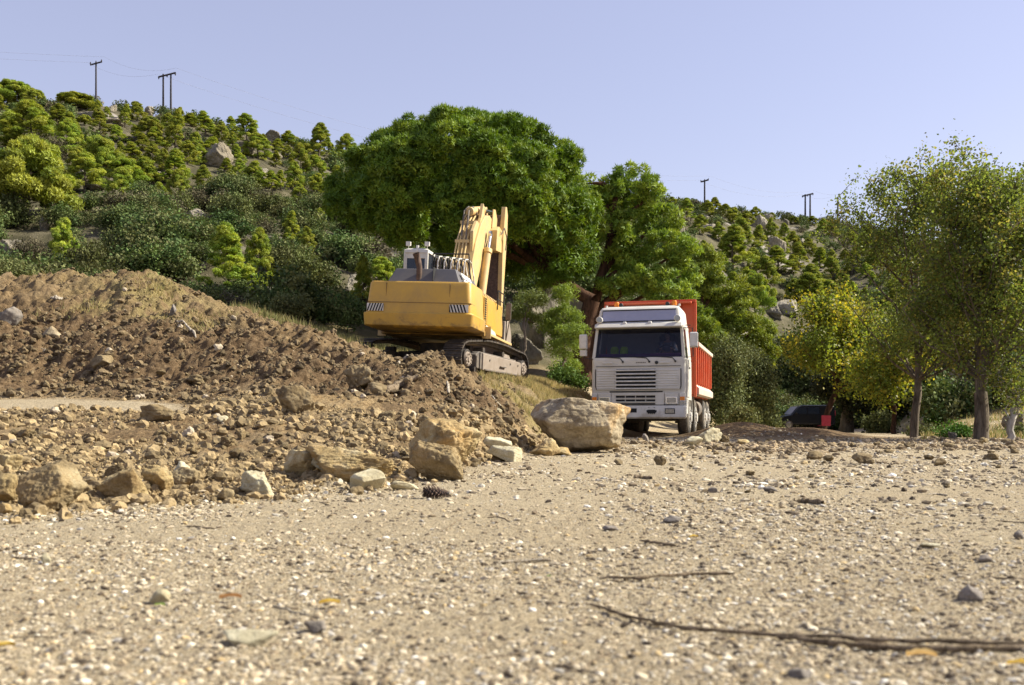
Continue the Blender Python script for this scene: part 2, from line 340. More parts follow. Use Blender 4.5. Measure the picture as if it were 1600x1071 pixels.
# ---------------------------------------------------------------- ground, bank, hill
def terrain_mesh(name, ucols, ys, extra=False):
    U, Y = np.meshgrid(ucols, ys, indexing='ij'); x = (U-800)*Y/F; x = x.ravel(); y = Y.ravel()
    z = height(x, y); t = bil(TG, x, y); u = U.ravel(); p = xyz(x, y)
    nz = fbm(p*.9, 4, 61); nf = fbm(p*3.1, 4, 65)
    left = smooth01((905-u)/110)
    lotm = 1-smooth01((t-.95)*2.2+nf*.7)*left
    lotm = np.where(u > 905, 1-.8*smooth01((t-.9)*3)*smooth01((3.3-t)*2)*smooth01(.5+nf*1.6), lotm)
    track = smooth01((t-4.2)*5)*smooth01((5.05-t)*5)*smooth01((320-u)/60)
    lotm = np.maximum(lotm, track)
    lotm = np.where((u > 905) & (y > 34), smooth01(.9+nz*1.3), lotm)                 # track behind the truck
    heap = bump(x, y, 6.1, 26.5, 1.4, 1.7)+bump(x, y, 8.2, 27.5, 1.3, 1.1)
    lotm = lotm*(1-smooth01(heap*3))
    tree_shade = bump(x, y, 13, 24, 7, 3.2)*(y > 21)  # shadow strip under the right-hand trees, put into the ground colour
    lotm = lotm*(1-.7*smooth01(tree_shade*2+nf-.3))
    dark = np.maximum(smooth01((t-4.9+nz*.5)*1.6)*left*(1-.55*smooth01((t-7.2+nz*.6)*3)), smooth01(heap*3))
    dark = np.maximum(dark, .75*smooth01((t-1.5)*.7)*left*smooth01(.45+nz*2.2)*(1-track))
    dark = np.maximum(dark, .6*smooth01(tree_shade*2))
    grass = smooth01((u-742)/22)*smooth01((925-u)/20)*smooth01((y-17.2+nf)*.9)*smooth01(.65+nz*1.6)    # grassy slope below the excavator
    grass = np.maximum(grass, smooth01((t-6.9+nz*.8)*2)*smooth01((8.6-t)*2)*bump(u, y*0, 230, 0, 110, 1)*smooth01(.6+nf*1.6))
    grass = np.maximum(grass, smooth01((t-8.4)*2)*left*smooth01(.7+nz))
    grass = np.maximum(grass, smooth01((t-9)*2)*(u > 1000)*smooth01(.5+nz))
    hillm = smooth01((t-9.7)/0.6+nz*.3)*(1-.85*smooth01((u-1430)/40)*(y < 75))
    a = np.stack([np.clip(lotm, 0, 1), np.clip(dark, 0, 1), np.clip(grass, 0, 1), hillm], 1)
    n, m = U.shape; i = (np.arange(n-1)[:, None]*m+np.arange(m-1)[None, :]).ravel()
    f = np.stack([i, i+m, i+m+1, i+1], 1)                       # wound so that normals point up
    v = np.stack([x, y, z], 1)
    if extra:                                                   # the lot behind the camera and the plain out to the horizon
        y0 = float(ys[0]); b = len(v)
        add = np.array([[-60, -90, -.01], [60, -90, -.01], [60, y0, -.01], [-60, y0, -.01],
                        [-1500, -1500, -1.2], [1500, -1500, -1.2], [1500, 2500, -1.2], [-1500, 2500, -1.2]], float)
        v = np.vstack([v, add]); f = np.vstack([f, [[b, b+1, b+2, b+3], [b+4, b+5, b+6, b+7]]])
        a = np.vstack([a, np.tile([1, 0, 0, 0], (4, 1)), np.tile([0, 0, 0, 1], (4, 1))])
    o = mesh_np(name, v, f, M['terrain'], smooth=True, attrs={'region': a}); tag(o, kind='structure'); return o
uin = np.concatenate([np.arange(-1400, -160, 40), np.arange(-160, 1760, 3.0), np.arange(1760, 3001, 40)])
uh = np.concatenate([np.arange(-1400, -160, 40), np.arange(-160, 1760, 9.0), np.arange(1760, 3001, 40)])
y1, y2 = 10.4, 35.0
terrain_mesh('ground', uin, np.exp(np.linspace(math.log(.6), math.log(y1), 620)), True)
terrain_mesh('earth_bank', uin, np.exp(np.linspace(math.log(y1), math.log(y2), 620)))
terrain_mesh('hillside', uh, np.exp(np.linspace(math.log(y2), math.log(330), 330)))

# ---------------------------------------------------------------- loose stones as one body of gravel, crumbs as another
def ico(sub):
    bm = bmesh.new(); bmesh.ops.create_icosphere(bm, subdivisions=sub, radius=1.0)
    v = np.array([q.co[:] for q in bm.verts]); f = np.array([[q.index for q in t.verts] for t in bm.faces]); bm.free(); return v, f
ICO = {k: ico(k) for k in (1, 2, 3, 4, 5, 6)}
def many_stones(name, pos, size, flat, colours, mat, sub=1, rough=.3, seed=0):
    g = np.random.default_rng(seed); V, Fc = ICO[sub]; N = len(pos); nv = len(V)
    v = V[None]*(1+g.uniform(-rough, rough, (N, nv, 1)))
    v = v*np.stack([g.uniform(.7, 1.35, N), g.uniform(.7, 1.35, N), flat], 1)[:, None, :]
    a = g.uniform(0, 2*np.pi, N); t = g.normal(0, .25, N); c, s = np.cos(a)[:, None], np.sin(a)[:, None]
    y = v[..., 1]*np.cos(t)[:, None]-v[..., 2]*np.sin(t)[:, None]; z = v[..., 1]*np.sin(t)[:, None]+v[..., 2]*np.cos(t)[:, None]
    x = v[..., 0]; v = np.stack([x*c-y*s, x*s+y*c, z], 2)*size[:, None, None]+pos[:, None, :]
    f = (Fc[None]+(np.arange(N)*nv)[:, None, None]).reshape(-1, 3)
    tint = np.repeat(colours, nv, axis=0)
    return tag(mesh_np(name, v.reshape(-1, 3), f, mat, attrs={'tint': tint}), kind='stuff')
def scatter(n, ymin, ymax, ulo, uhi, g, power=0.0):
    Y = np.exp(g.uniform(math.log(ymin), math.log(ymax), n)); U = g.uniform(ulo, uhi, n)
    return (U-800)*Y/F, Y, U
g = np.random.default_rng(3)
pal = np.array([(.58,.53,.42),(.50,.43,.31),(.41,.34,.235),(.30,.24,.155),(.20,.155,.10),(.085,.065,.045),(.74,.71,.63),(.36,.335,.295),(.46,.345,.18)])
pw = np.array([.09,.22,.24,.17,.14,.12,.014,.04,.04])
def gravel(name, n, ymin, ymax, k0, k1, sub, seed):
    g = np.random.default_rng(seed); x, y, u = scatter(n, ymin, ymax, -420, 2200, g)
    t = bil(TG, x, y); keep = (t < 1.25) | (u > 930); keep &= g.uniform(0, 1, n) < .22+.9*smooth01(.45+2.0*fbm(xyz(x, y)*.9, 4, 90))
    x, y = x[keep], y[keep]; n = len(x)
    s = np.minimum(k0*np.exp(g.exponential(.55, n))*np.clip(y/3.2, .8, 6)**.75, k1*np.clip(y/3, 1, 3))
    fl = g.uniform(.35, .8, n); z = height(x, y)+s*fl*.2
    c = pal[g.choice(len(pal), n, p=pw/pw.sum())]*g.uniform(.8, 1.15, (n, 1))
    many_stones(name, np.stack([x, y, z], 1), s, fl, c, M['pebble'], sub, .28, seed)
gravel('gravel', 165000, 1.5, 5.5, .0016, .010, 1, 5)
gravel('gravel', 92000, 5.2, 26, .0021, .013, 1, 6)
def crumbs(name, n, seed):
    g = np.random.default_rng(seed); x, y, u = scatter(n, 4.6, 21, -260, 960, g); t = bil(TG, x, y)
    nn = fbm(xyz(x, y)*.8, 3, 95); dens = smooth01((t-.9)*4)*smooth01((8.5-t))*smooth01(.95+1.6*nn)
    track = smooth01((t-4.15)*5)*smooth01((5.1-t)*5)*smooth01((330-u)/60); dens = dens*(1-track)
    keep = g.uniform(0, 1, n) < dens; x, y, t = x[keep], y[keep], t[keep]; n = len(x)
    s = .0062*np.exp(g.exponential(.60, n)); s = np.minimum(s, np.where(t > 5, .04, .06))*np.clip(y/10, .7, 1.4)
    fl = g.uniform(.75, 1.05, n); z = height(x, y)+s*.3
    base = np.where((t > 5)[:, None], (.155, .115, .064), (.26, .195, .105)); c = base*g.uniform(.55, 1.5, (n, 1))
    pl = g.uniform(0, 1, n) < .02; c[pl] = (.44, .37, .27)
    many_stones(name, np.stack([x, y, z], 1), s, fl, c, M['soilbits'], 2, .33, seed)
crumbs('rubble', 62000, 12)
def line_clods(name, n, seed):                                   # low drift of clods along the far side of the lot
    g = np.random.default_rng(seed); u = g.uniform(960, 2100, n); y = 18.5+g.normal(0, 2.2, n)+1.2*np.sin(u/70); x = (u-800)*y/F
    k = g.uniform(0, 1, n) < smooth01(.45+1.9*fbm(xyz(x, y)*.7, 3, 97)); x, y = x[k], y[k]; n = len(x)
    s = np.minimum(.010*np.exp(g.exponential(.6, n)), .07); z = height(x, y)+s*.3
    c = np.array((.26, .20, .125))*g.uniform(.55, 1.5, (n, 1))
    many_stones(name, np.stack([x, y, z], 1), s, g.uniform(.5, .9, n), c, M['soilbits'], 2, .3, seed)
line_clods('rubble', 9000, 14)

# ---------------------------------------------------------------- dry grass as ground cover
def blades(name, x, y, hgt, col, seed, wd=.006, mat='dry'):
    g = np.random.default_rng(seed); n = len(x); z = height(x, y)-.01; a = g.uniform(0, 2*np.pi, n); h = hgt*g.uniform(.5, 1.3, n)
    lean = g.normal(0, .35, (n, 2))*h[:, None]; w_ = wd*g.uniform(.7, 1.6, n); dx, dy = np.cos(a)*w_, np.sin(a)*w_
    v = np.stack([np.stack([x-dx, y-dy, z], 1), np.stack([x+dx, y+dy, z], 1), np.stack([x+lean[:, 0], y+lean[:, 1], z+h], 1)], 1).reshape(-1, 3)
    f = np.arange(3*n).reshape(-1, 3); c = np.asarray(col)[g.integers(0, len(col), n)]*g.uniform(.7, 1.25, (n, 1))
    return tag(mesh_np(name, v, f, M[mat], attrs={'tint': np.repeat(c, 3, 0)}), kind='stuff')
g = np.random.default_rng(21)
straw = [(.38,.31,.14), (.30,.25,.10), (.44,.37,.19), (.20,.20,.07)]
u = g.uniform(748, 930, 60000); y = g.uniform(17.3, 33, 60000); x = (u-800)*y/F
k = (g.uniform(0, 1, 60000) < smooth01(.45+2*fbm(xyz(x, y)*1.1, 3, 70))) & (bump(x, y, -1.45, 26.9, 2.4, 2.4) < .35) & ((x < (925-800)*y/F) ) & ((y-17.3) > (800-u)*.03)
blades('dry_grass', x[k], y[k], .15, straw, 1, .008)
u = g.normal(230, 90, 15000); y = g.uniform(16.5, 20.5, 15000); x = (u-800)*y/F; t = bil(TG, x, y)
k = (g.uniform(0, 1, 15000) < smooth01(.15+2.2*fbm(xyz(x, y)*.9, 3, 71))*smooth01((t-6.9)*2))
blades('dry_grass', x[k], y[k], .11, straw, 2, .007)
u = g.uniform(330, 700, 26000); y = g.uniform(22, 40, 26000); x = (u-800)*y/F
k = (g.uniform(0, 1, 26000) < smooth01(.5+2*fbm(xyz(x, y)*.5, 3, 72))) & (bump(x, y, -1.45, 26.9, 2.6, 2.6) < .3)
blades('dry_grass', x[k], y[k], .22, [(.20,.19,.08), (.13,.15,.05), (.28,.24,.11)], 3, .012)
u = g.uniform(1110, 1700, 30000); y = np.exp(g.uniform(math.log(22.5), math.log(60), 30000)); x = (u-800)*y/F
k = (g.uniform(0, 1, 30000) < smooth01(.1+2.4*fbm(xyz(x, y)*.45, 3, 73))) & ((u > 1440) | (y > 34) & (u < 1225))
blades('dry_grass', x[k], y[k], .18, straw+[(.10,.16,.04)], 4, .012)

# ---------------------------------------------------------------- foliage
def tubes(chains, sides=6):
    """chains: list of (points Nx3, radii N) -> verts, quads"""
    V, Q, b = [], [], 0
    for P, r in chains:
        P = np.asarray(P, float); r = np.asarray(r, float); n = len(P); d = np.gradient(P, axis=0)
        d /= np.linalg.norm(d, axis=1)[:, None]+1e-9
        up = np.array([0, 0, 1.]) if abs(d[0, 2]) < .9 else np.array([1., 0, 0])
        s = np.cross(d, up); s /= np.linalg.norm(s, axis=1)[:, None]+1e-9; t = np.cross(s, d)
        a = np.arange(sides)*2*np.pi/sides
        ring = P[:, None]+r[:, None, None]*(np.cos(a)[None, :, None]*s[:, None]+np.sin(a)[None, :, None]*t[:, None])
        V.append(ring.reshape(-1, 3)); i = (np.arange(n-1)[:, None]*sides+np.arange(sides)[None, :]); j = (np.arange(n-1)[:, None]*sides+(np.arange(sides)[None, :]+1) % sides)
        Q.append(np.stack([i, j, j+sides, i+sides], 2).reshape(-1, 4)+b); b += n*sides
        Q.append(np.array([[b-sides, b-sides+k_, b-sides+k_+1, b-sides+k_+1] for k_ in range(1, sides-1)])) if 0 else None
    return np.vstack(V), np.vstack(Q)
def wob(a, b, n, amp, g, sag=0):
    t = np.linspace(0, 1, n)[:, None]; p = np.asarray(a)*(1-t)+np.asarray(b)*t
    w_ = np.cumsum(g.normal(0, amp, (n, 3)), 0)*np.sin(t*np.pi); p = p+w_; p[:, 2] += sag*np.sin(t[:, 0]*np.pi); return p
def tufts(C, Rr, per, L, W, g, up=.45, shell=.55, sq=.75):
    """needle sprays: pointed slivers standing outwards from each puff centre C (n,3) with radius Rr (n,)"""
    n = len(C); c = np.repeat(C, per, 0); r = np.repeat(Rr, per); m = n*per
    d = g.normal(0, 1, (m, 3)); d[:, 2] = d[:, 2]+up; d /= np.linalg.norm(d, axis=1)[:, None]
    p = c+d*(r*(shell+(1-shell)*g.uniform(0, 1, m)**.6))[:, None]*np.array([1, 1, sq])
    e = d+g.normal(0, .45, (m, 3)); e[:, 2] += .35; e /= np.linalg.norm(e, axis=1)[:, None]
    s = np.cross(e, g.normal(0, 1, (m, 3))); s /= np.linalg.norm(s, axis=1)[:, None]
    lay = g.uniform(0, 1, m) < .5                                # half the sprays lie over the clump like thatch
    tg = np.cross(d, g.normal(0, 1, (m, 3))); tg /= np.linalg.norm(tg, axis=1)[:, None]; e2 = tg+.35*d+np.array([0, 0, .3]); e2 /= np.linalg.norm(e2, axis=1)[:, None]
    s2 = np.cross(d, e2); s2 /= np.linalg.norm(s2, axis=1)[:, None]
    e = np.where(lay[:, None], e2, e); s = np.where(lay[:, None], s2*1.5, s)
    l = L*g.uniform(.6, 1.3, m); w_ = W*g.uniform(.6, 1.3, m)
    v = np.stack([p-s*w_[:, None]/2, p+s*w_[:, None]/2, p+e*l[:, None]], 1).reshape(-1, 3)
    return v, np.repeat(np.arange(n), per)
def leaves(P, per, spread, size, g, flat=.3):
    n = len(P); m = n*per; c = np.repeat(P, per, 0)+g.normal(0, 1, (m, 3))*spread
    a = g.normal(0, 1, (m, 3)); a /= np.linalg.norm(a, axis=1)[:, None]; b = np.cross(a, g.normal(0, 1, (m, 3))); b /= np.linalg.norm(b, axis=1)[:, None]
    s = size*g.uniform(.5, 1.3, m)[:, None]
    v = np.stack([c-a*s/2, c+b*s*.38, c+a*s/2, c-b*s*.38], 1).reshape(-1, 3)
    return v, np.repeat(np.arange(n), per)
def tri(m): return np.arange(3*m).reshape(-1, 3)
def quad(m): return np.arange(4*m).reshape(-1, 4)
def tint_of(idx, cols, g, vper, clump=.25, each=.18):
    cols = np.asarray(cols); n = idx.max()+1; base = cols[g.integers(0, len(cols), n)]*(1+g.uniform(-clump, clump, (n, 1)))
    return np.repeat(base[idx]*(1+g.uniform(-each, each, (len(idx), 1))), vper, 0)
PINE = [(.27,.315,.045), (.20,.26,.036), (.34,.36,.055)]
OLIVE = [(.085,.125,.032), (.115,.145,.042), (.062,.098,.028), (.14,.15,.055)]
def pine_proto(seed, h=5.0, wdt=2.6, n=120, per=260, cone=.8, cols=PINE, kind='cone'):
    g = np.random.default_rng(seed); C, Rr, ch = [], [], []
    top = np.array([g.normal(0, .15), g.normal(0, .15), h*.96]); tp = wob((0, 0, -.5), top, 9, .04*h/5, g)
    ch.append((tp, np.linspace(.035*h*.6, .01, 9)))
    for i in range(n):
        q = g.uniform(0, 1)**.85; z = h*(.05+.90*q) if kind == 'cone' else h*(.28+.64*q)
        if kind == 'cone': rad = wdt/2*(1-q)**cone*(.35+.75*g.uniform()**.7*(1+.25*math.sin(q*9+seed)))+.08
        else: rad = wdt/2*math.sqrt(max(.04, 1-(q*.98)**2.2))*g.uniform(.35, 1.0)
        a = g.uniform(0, 2*np.pi); axis = tp[min(8, int(z/h*8))]
        p = np.array([axis[0]+math.cos(a)*rad, axis[1]+math.sin(a)*rad, z+(.12*rad if kind == 'cone' else 0)])
        C.append(p); Rr.append(wdt*g.uniform(.05, .145)*(1-.35*q))
        if i % 3 == 0: ch.append((wob([axis[0], axis[1], z-.35*rad], p, 4, .03, g), np.linspace(.014*h*.6, .006, 4)))
    C.append(top); Rr.append(wdt*.08)
    v, idx = tufts(np.array(C), np.array(Rr), per, .036*wdt+.03, .013*wdt+.013, g, .6, .5)
    crown = mesh_np('crown', v, tri(len(idx)), M['pine'], attrs={'tint': tint_of(idx, cols, g, 3, .22, .15)}, data_only=True)
    tv, tq = tubes(ch, 5); trunk = mesh_np('trunk', tv, tq, M['bark_grey'], smooth=True, data_only=True)
    return crown, trunk, h, wdt
def shrub_proto(seed, n=46, per=95, cols=OLIVE, size=.078):
    g = np.random.default_rng(seed); a = g.uniform(0, 2*np.pi, n); r = np.sqrt(g.uniform(0, 1, n))*.75
    C = np.stack([np.cos(a)*r, np.sin(a)*r, .10+.95*np.sqrt(1-r**2)*g.uniform(.3, 1, n)], 1)
    v, idx = leaves(C, per, .12, size, g); v[:, 2] = np.maximum(v[:, 2], -.25)
    return v, idx, tint_of(idx, cols, g, 4, .35, .3)
ORD = ['leftmost', 'second', 'third', 'fourth', 'fifth', 'sixth', 'seventh', 'eighth', 'ninth', 'tenth', 'eleventh', 'twelfth', 'thirteenth', 'fourteenth',
       'fifteenth', 'sixteenth', 'seventeenth', 'eighteenth', 'nineteenth', 'twentieth']
def zone(u, v):
    for lim, s in ((120, 'at the left edge of the hill'), (205, 'below the single utility pole'), (310, 'below the twin-legged pole'), (410, 'around the tall pale boulder'),
                   (520, 'left of the round stone pine'), (700, 'behind the stone pine crown'), (1000, 'behind the white truck'), (1135, 'under the lone right pole'), (1210, 'on the hill right of the tipper'),
                   (1300, 'above the yellow leaved trees')):
        if u < lim: return s
    return 'behind the tall poplars'
# ---- pines of the hill
PINES = [ # px, base row, height px, width px, umbrella?
 (25,168,42,62,1),(8,150,26,34,1),(55,163,26,34,1),(118,162,25,64,1),(50,235,78,80,0),(20,240,55,55,0),(104,246,62,46,0),(122,232,40,30,0),(40,345,130,122,1),(70,330,70,60,1),(155,212,44,34,0),(160,276,62,62,1),
 (193,292,44,62,1),(98,428,88,48,0),(280,316,52,36,0),(358,470,124,82,0),(404,450,95,48,0),(455,384,56,34,0),(481,405,52,32,0),(499,357,32,24,0),(565,500,104,44,0),(522,402,28,20,0),
 (272,238,70,42,0),(292,256,38,34,0),(235,214,32,36,1),(214,222,26,26,0),(183,222,26,28,0),(323,213,40,36,0),(298,196,20,30,0),(345,224,34,26,0),(362,208,30,24,0),(385,222,44,42,0),(430,262,26,22,0),(452,226,26,34,0),
 (470,273,50,34,0),(498,256,66,48,0),(540,262,54,40,0),(516,246,30,28,0),(258,268,36,28,0),(238,258,34,30,0),(222,236,30,26,0),(130,196,16,24,1),(75,270,40,36,0),(12,300,50,44,0),(375,284,36,24,0),(552,420,30,24,0),
 (600,470,70,60,0),(610,300,60,50,0),(580,300,60,46,0),(640,330,70,50,0),
 (1072,342,34,30,0),(1093,366,30,30,0),(1119,326,26,26,0),(1104,336,24,24,0),(1180,336,18,20,0),(1147,428,78,66,0),(1160,384,44,34,0),(1186,392,42,30,0),(1206,378,38,24,0),(1226,378,30,20,0),(1247,420,42,34,0),(1199,446,46,36,0),
 (1238,430,32,28,0),(1180,498,72,58,1),(1262,402,30,26,0),(1282,420,34,30,0),(1270,452,40,36,0),(1224,402,30,22,0),(1145,350,26,28,0),(1134,340,22,24,0),(1205,346,14,20,0),(1240,350,12,18,0),(1270,352,14,22,0),(1300,370,24,24,0),
 (1165,352,22,26,0),(1190,352,18,22,0),(1300,440,40,30,0),(1330,430,40,34,0),(1368,420,36,30,0),(1240,470,34,30,0),(1150,530,60,50,0),(1405,430,36,30,0)]
protos = [pine_proto(100+i, cone=c, wdt=w_, n=n_) for i, (c, w_, n_) in enumerate([(.8, 2.6, 120), (.6, 3.2, 140), (1.0, 2.4, 100), (.7, 3.0, 125), (.55, 3.4, 130)])]
umb = [pine_proto(140+i, h=4.0, wdt=4.2, n=90, per=480, kind='umb') for i in range(3)]
g = np.random.default_rng(77)
extra = []
def ridge_row(u): return float(np.interp(u, ru, [RIDGE[c][0] for c in ru]))
tries = 0
while len(extra) < 165 and tries < 16000:
    tries += 1
    left_ = g.uniform() < .6
    u = g.uniform(-90, 640) if left_ else g.uniform(1030, 1680)
    top = ridge_row(u)+4; v = top+(abs(g.normal(0, 60)) if left_ else g.uniform(0, 150))
    if left_ and (v > 330): continue
    hh = g.uniform(20, 52)*(1.0 if left_ else .85)*(.75+.5*smooth01((v-top)/120))
    if any(abs(u-p[0]) < (hh*.8+p[3])*.30 and abs(v-p[1]) < 20 for p in PINES+extra): continue
    extra.append((u, v, hh, hh*g.uniform(.7, 1.05), 0))
PINES = PINES+extra
cells = {}; made = []
for i, (u, v, hp, wpx, um) in enumerate(PINES):
    v = max(v, ridge_row(u)+5)
    x, y, z = hit(u, v, 36)
    pr = (umb if um else protos)[i % (3 if um else 5)]; hm = hp*y/F; wm = wpx*y/F
    root = empty('pine_tree', (x, y, z-.12*hm*.3), (0, 0, g.uniform(0, 6.28)))
    s = wm/pr[3]*1.08; root.scale = (s, s, hm/pr[2]*1.02)
    for nm, me in (('crown', pr[0]), ('trunk', pr[1])):
        o = link(bpy.data.objects.new(nm, me)); o.parent = root
    frac = (v-ridge_row(u))
    row = 'near the skyline' if frac < 45 else ('halfway up' if frac < 130 else 'low')
    shape = 'flat topped' if um else ('slender' if wpx < .72*hp else 'bushy')
    cells.setdefault((shape, row, zone(u, v)), []).append((u, root))
for (shape, row, zn), L in cells.items():
    L.sort(key=lambda a: a[0])
    for k, (u, o) in enumerate(L):
        pos = '' if len(L) == 1 else (', leftmost' if k == 0 else (', rightmost' if k == len(L)-1 else f', {ORD[min(k,19)]} from left'))
        tag(o, f'{shape} pine {row} {zn}{pos}', 'pine', 'pine trees on the rocky hill')
HR = [('tall pale boulder standing on the hill left of the stone pine', 337, 262, 44, 46), ('cluster rock stepping down right of the tall pale boulder', 382, 240, 26, 18), ('pale outcrop on the left skyline below the single pole', 140, 184, 36, 14),
      ('pale ledge right under the single pole', 172, 192, 50, 12), ('dark pointed rock on the skyline right of the single pole', 172, 174, 16, 12), ('rounded skyline rock between the two poles', 232, 180, 14, 14),
      ('broad pale ledge in mid hill below the twin-legged pole', 238, 278, 46, 14), ('pale ledge left of the broad mid hill ledge', 122, 284, 36, 20), ('low pale streak of rock beneath the mid hill pines', 150, 298, 50, 8),
      ('grey outcrop at the hill centre under the tall boulder', 300, 350, 60, 26), ('pale rock at the left edge low on the hill', 12, 412, 44, 44), ('pale upright rock beside the slender foot pine', 66, 360, 16, 24),
      ('square topped rock on the skyline slope', 418, 224, 34, 20), ('scatter rock left of the square topped one', 404, 284, 20, 22), ('pale rock low right of the tall boulder', 422, 250, 24, 14),
      ('pale rock on the slope left of the excavator', 550, 470, 36, 44), ('grey rock slope below the dark bush', 510, 470, 40, 24), ('bare pale rock at the foot of the hill behind the bank', 425, 465, 34, 18),
      ('tall grey cliff rock behind the small bright pine', 842, 545, 60, 90), ('pale cliff rock right of the small bright pine', 908, 530, 34, 80), ('round pale stone above the grass between excavator and truck', 892, 588, 24, 22),
      ('dark cliff rock under the stone pine crown', 815, 570, 50, 50), ('pale sunlit rock on the right skyline', 1188, 358, 26, 22), ('grey rock on the right skyline next to the sunlit one', 1200, 350, 18, 16),
      ('pale outcrop under the lone right pole', 1112, 366, 24, 18), ('steep rock in the right hill centre', 1218, 404, 26, 34), ('pale cliff face low on the right hill', 1228, 492, 50, 26), ('grey cliff face beside the low right pale one', 1212, 500, 36, 24),
      ('pale rock left on the right hill slope', 1062, 366, 18, 14), ('rock high on the right hill slope', 1146, 372, 16, 14), ('pale rock on the slope right of the forked poplar', 1490, 690, 14, 12), ('whitish rocks by the bare pale trunk', 1588, 672, 30, 26),
      ('small pale rock near the skyline over the right hill', 1230, 352, 12, 10), ('rock ledge mid right hill', 1254, 388, 22, 16)]
# ---- shrubs of the hill
SH = []
for i in range(6):
    v, idx, tt = shrub_proto(200+i, cols=OLIVE if i < 4 else ([(.10,.115,.032), (.12,.125,.04), (.08,.095,.03)] if i == 4 else [(.095,.082,.048), (.075,.075,.036), (.12,.105,.06)])); SH.append((v, tt))
shm = [mesh_np('foliage', v, quad(len(v)//4), M['scrub'], attrs={'tint': tt}, data_only=True) for v, tt in SH]
cand = []
while len(cand) < 5200:
    u = g.uniform(-120, 1720); y = g.uniform(37, 215)
    yr = float(np.interp(u, ru, [RIDGE[c][1] for c in ru]))
    if y > yr+3: continue
    if 1000 < u < 1440 and y < 66: continue
    if 800 < u < 930 and y < 43: continue
    if g.uniform() > y/200*1.1+.1+.5*(u > 1000): continue
    cand.append((u, y))
cand = np.array(cand); cx = (cand[:, 0]-800)*cand[:, 1]/F; cy = cand[:, 1]
dens = fbm(xyz(cx, cy)*.07, 3, 300)
low = smooth01((95-cy)/50); k_all = slice(None)
k = g.uniform(0, 1, len(cx)) < np.clip(.66+1.5*dens+.35*low+.6*(cand[k_all, 0] > 1000)-.6*((cand[k_all, 0] > 1435) & (cy < 75)), .22*(cand[k_all, 0] < 1435), 1)
su = cx/cy*F+800; sv = H-(height(cx, cy)-CH)*F/cy                     # keep shrubs off the pines and the bare outcrops
for (pu, pv, ph, pw_, _u) in PINES: k &= ~((np.abs(su-pu) < pw_*.42) & (sv < pv+16) & (sv > pv-ph*.3) & (g.uniform(0, 1, len(k)) < .93))
for (_l, pu, pv, pw_, ph) in HR: k &= ~((np.abs(su-pu) < pw_*.65+6) & (sv < pv+38) & (sv > pv-ph*.5))
cx, cy = cx[k], cy[k]; n = len(cx); cz = height(cx, cy); size = g.uniform(.6, 1.6, n)*(1+.2*smooth01((95-cy)/50))
app = size/cy; order = np.argsort(-app); ind, rest = order[:290], order[290:]
for q, i in enumerate(ind):
    o = link(bpy.data.objects.new('shrub', shm[q % 6])); s = size[i]; o.location = (cx[i], cy[i], cz[i]-.1)
    o.scale = (s*g.uniform(.85, 1.3), s*g.uniform(.85, 1.3), s*g.uniform(.8, 1.2)); o.rotation_euler = (0, 0, g.uniform(0, 6.28))
    kind_ = 'dark green' if q % 6 < 4 else 'olive green' if q % 6 == 4 else 'dry brown'
    tag(o, f'{kind_} maquis shrub {zone(cx[i]/cy[i]*F+800, 0)}', 'shrub', 'maquis shrubs on the hill')
V, T = [], []
for i in rest:
    v, tt = SH[int(g.integers(0, 6))]; sel = (g.uniform(0, 1, len(v)//4) < (.26 if cy[i] < 80 else .14 if cy[i] < 130 else .09)).repeat(4); kk = 1.35 if cy[i] < 80 else 1.9 if cy[i] < 130 else 2.3
    v, tt = v[sel], tt[sel]; a = g.uniform(0, 6.28); c, s_ = math.cos(a), math.sin(a); s = size[i]
    # fewer but larger leaves on the far cover
    q4 = v.reshape(-1, 4, 3); m_ = q4.mean(1, keepdims=True); q4 = m_+(q4-m_)*kk; v = q4.reshape(-1, 3)
    v = np.stack([(v[:, 0]*c-v[:, 1]*s_)*s+cx[i], (v[:, 0]*s_+v[:, 1]*c)*s+cy[i], v[:, 2]*s*g.uniform(.8, 1.2)+cz[i]-.1], 1)
    V.append(v); T.append(tt*g.uniform(.75, 1.3))
V = np.vstack(V); tag(mesh_np('undergrowth', V, quad(len(V)//4), M['scrub'], attrs={'tint': np.vstack(T)}), kind='stuff')
# ---------------------------------------------------------------- large trees
def tree_obj(name, loc, crown, trunk, label, cat, group=None, rot=0.0):
    r = empty(name, loc, (0, 0, rot)); tag(r, label, cat, group)
    (cv, cf, cm, ct), (tv, tf, tm) = crown, trunk
    mesh_np('crown', cv, cf, cm, r, attrs={'tint': ct}); mesh_np('trunk', tv, tf, tm, r, smooth=True); return r
def puffs_tree(name, base, puffs, chains, cols, label, cat, seed, per=170, L=.16, W=.05, mat='pine', bark='bark_red', up=.5, shell=.55, group=None):
    g = np.random.default_rng(seed); b = np.array(base)
    C = np.array([p[:3] for p in puffs])-b; Rr = np.array([p[3] for p in puffs])
    v, idx = tufts(C, Rr, per, L, W, g, up, shell)
    tv, tq = tubes([(np.asarray(P)-b, r) for P, r in chains], 9)
    return tree_obj(name, base, (v, tri(len(idx)), M[mat], tint_of(idx, cols, g, 3, .16, .18)), (tv, tq, M[bark]), label, cat, group)
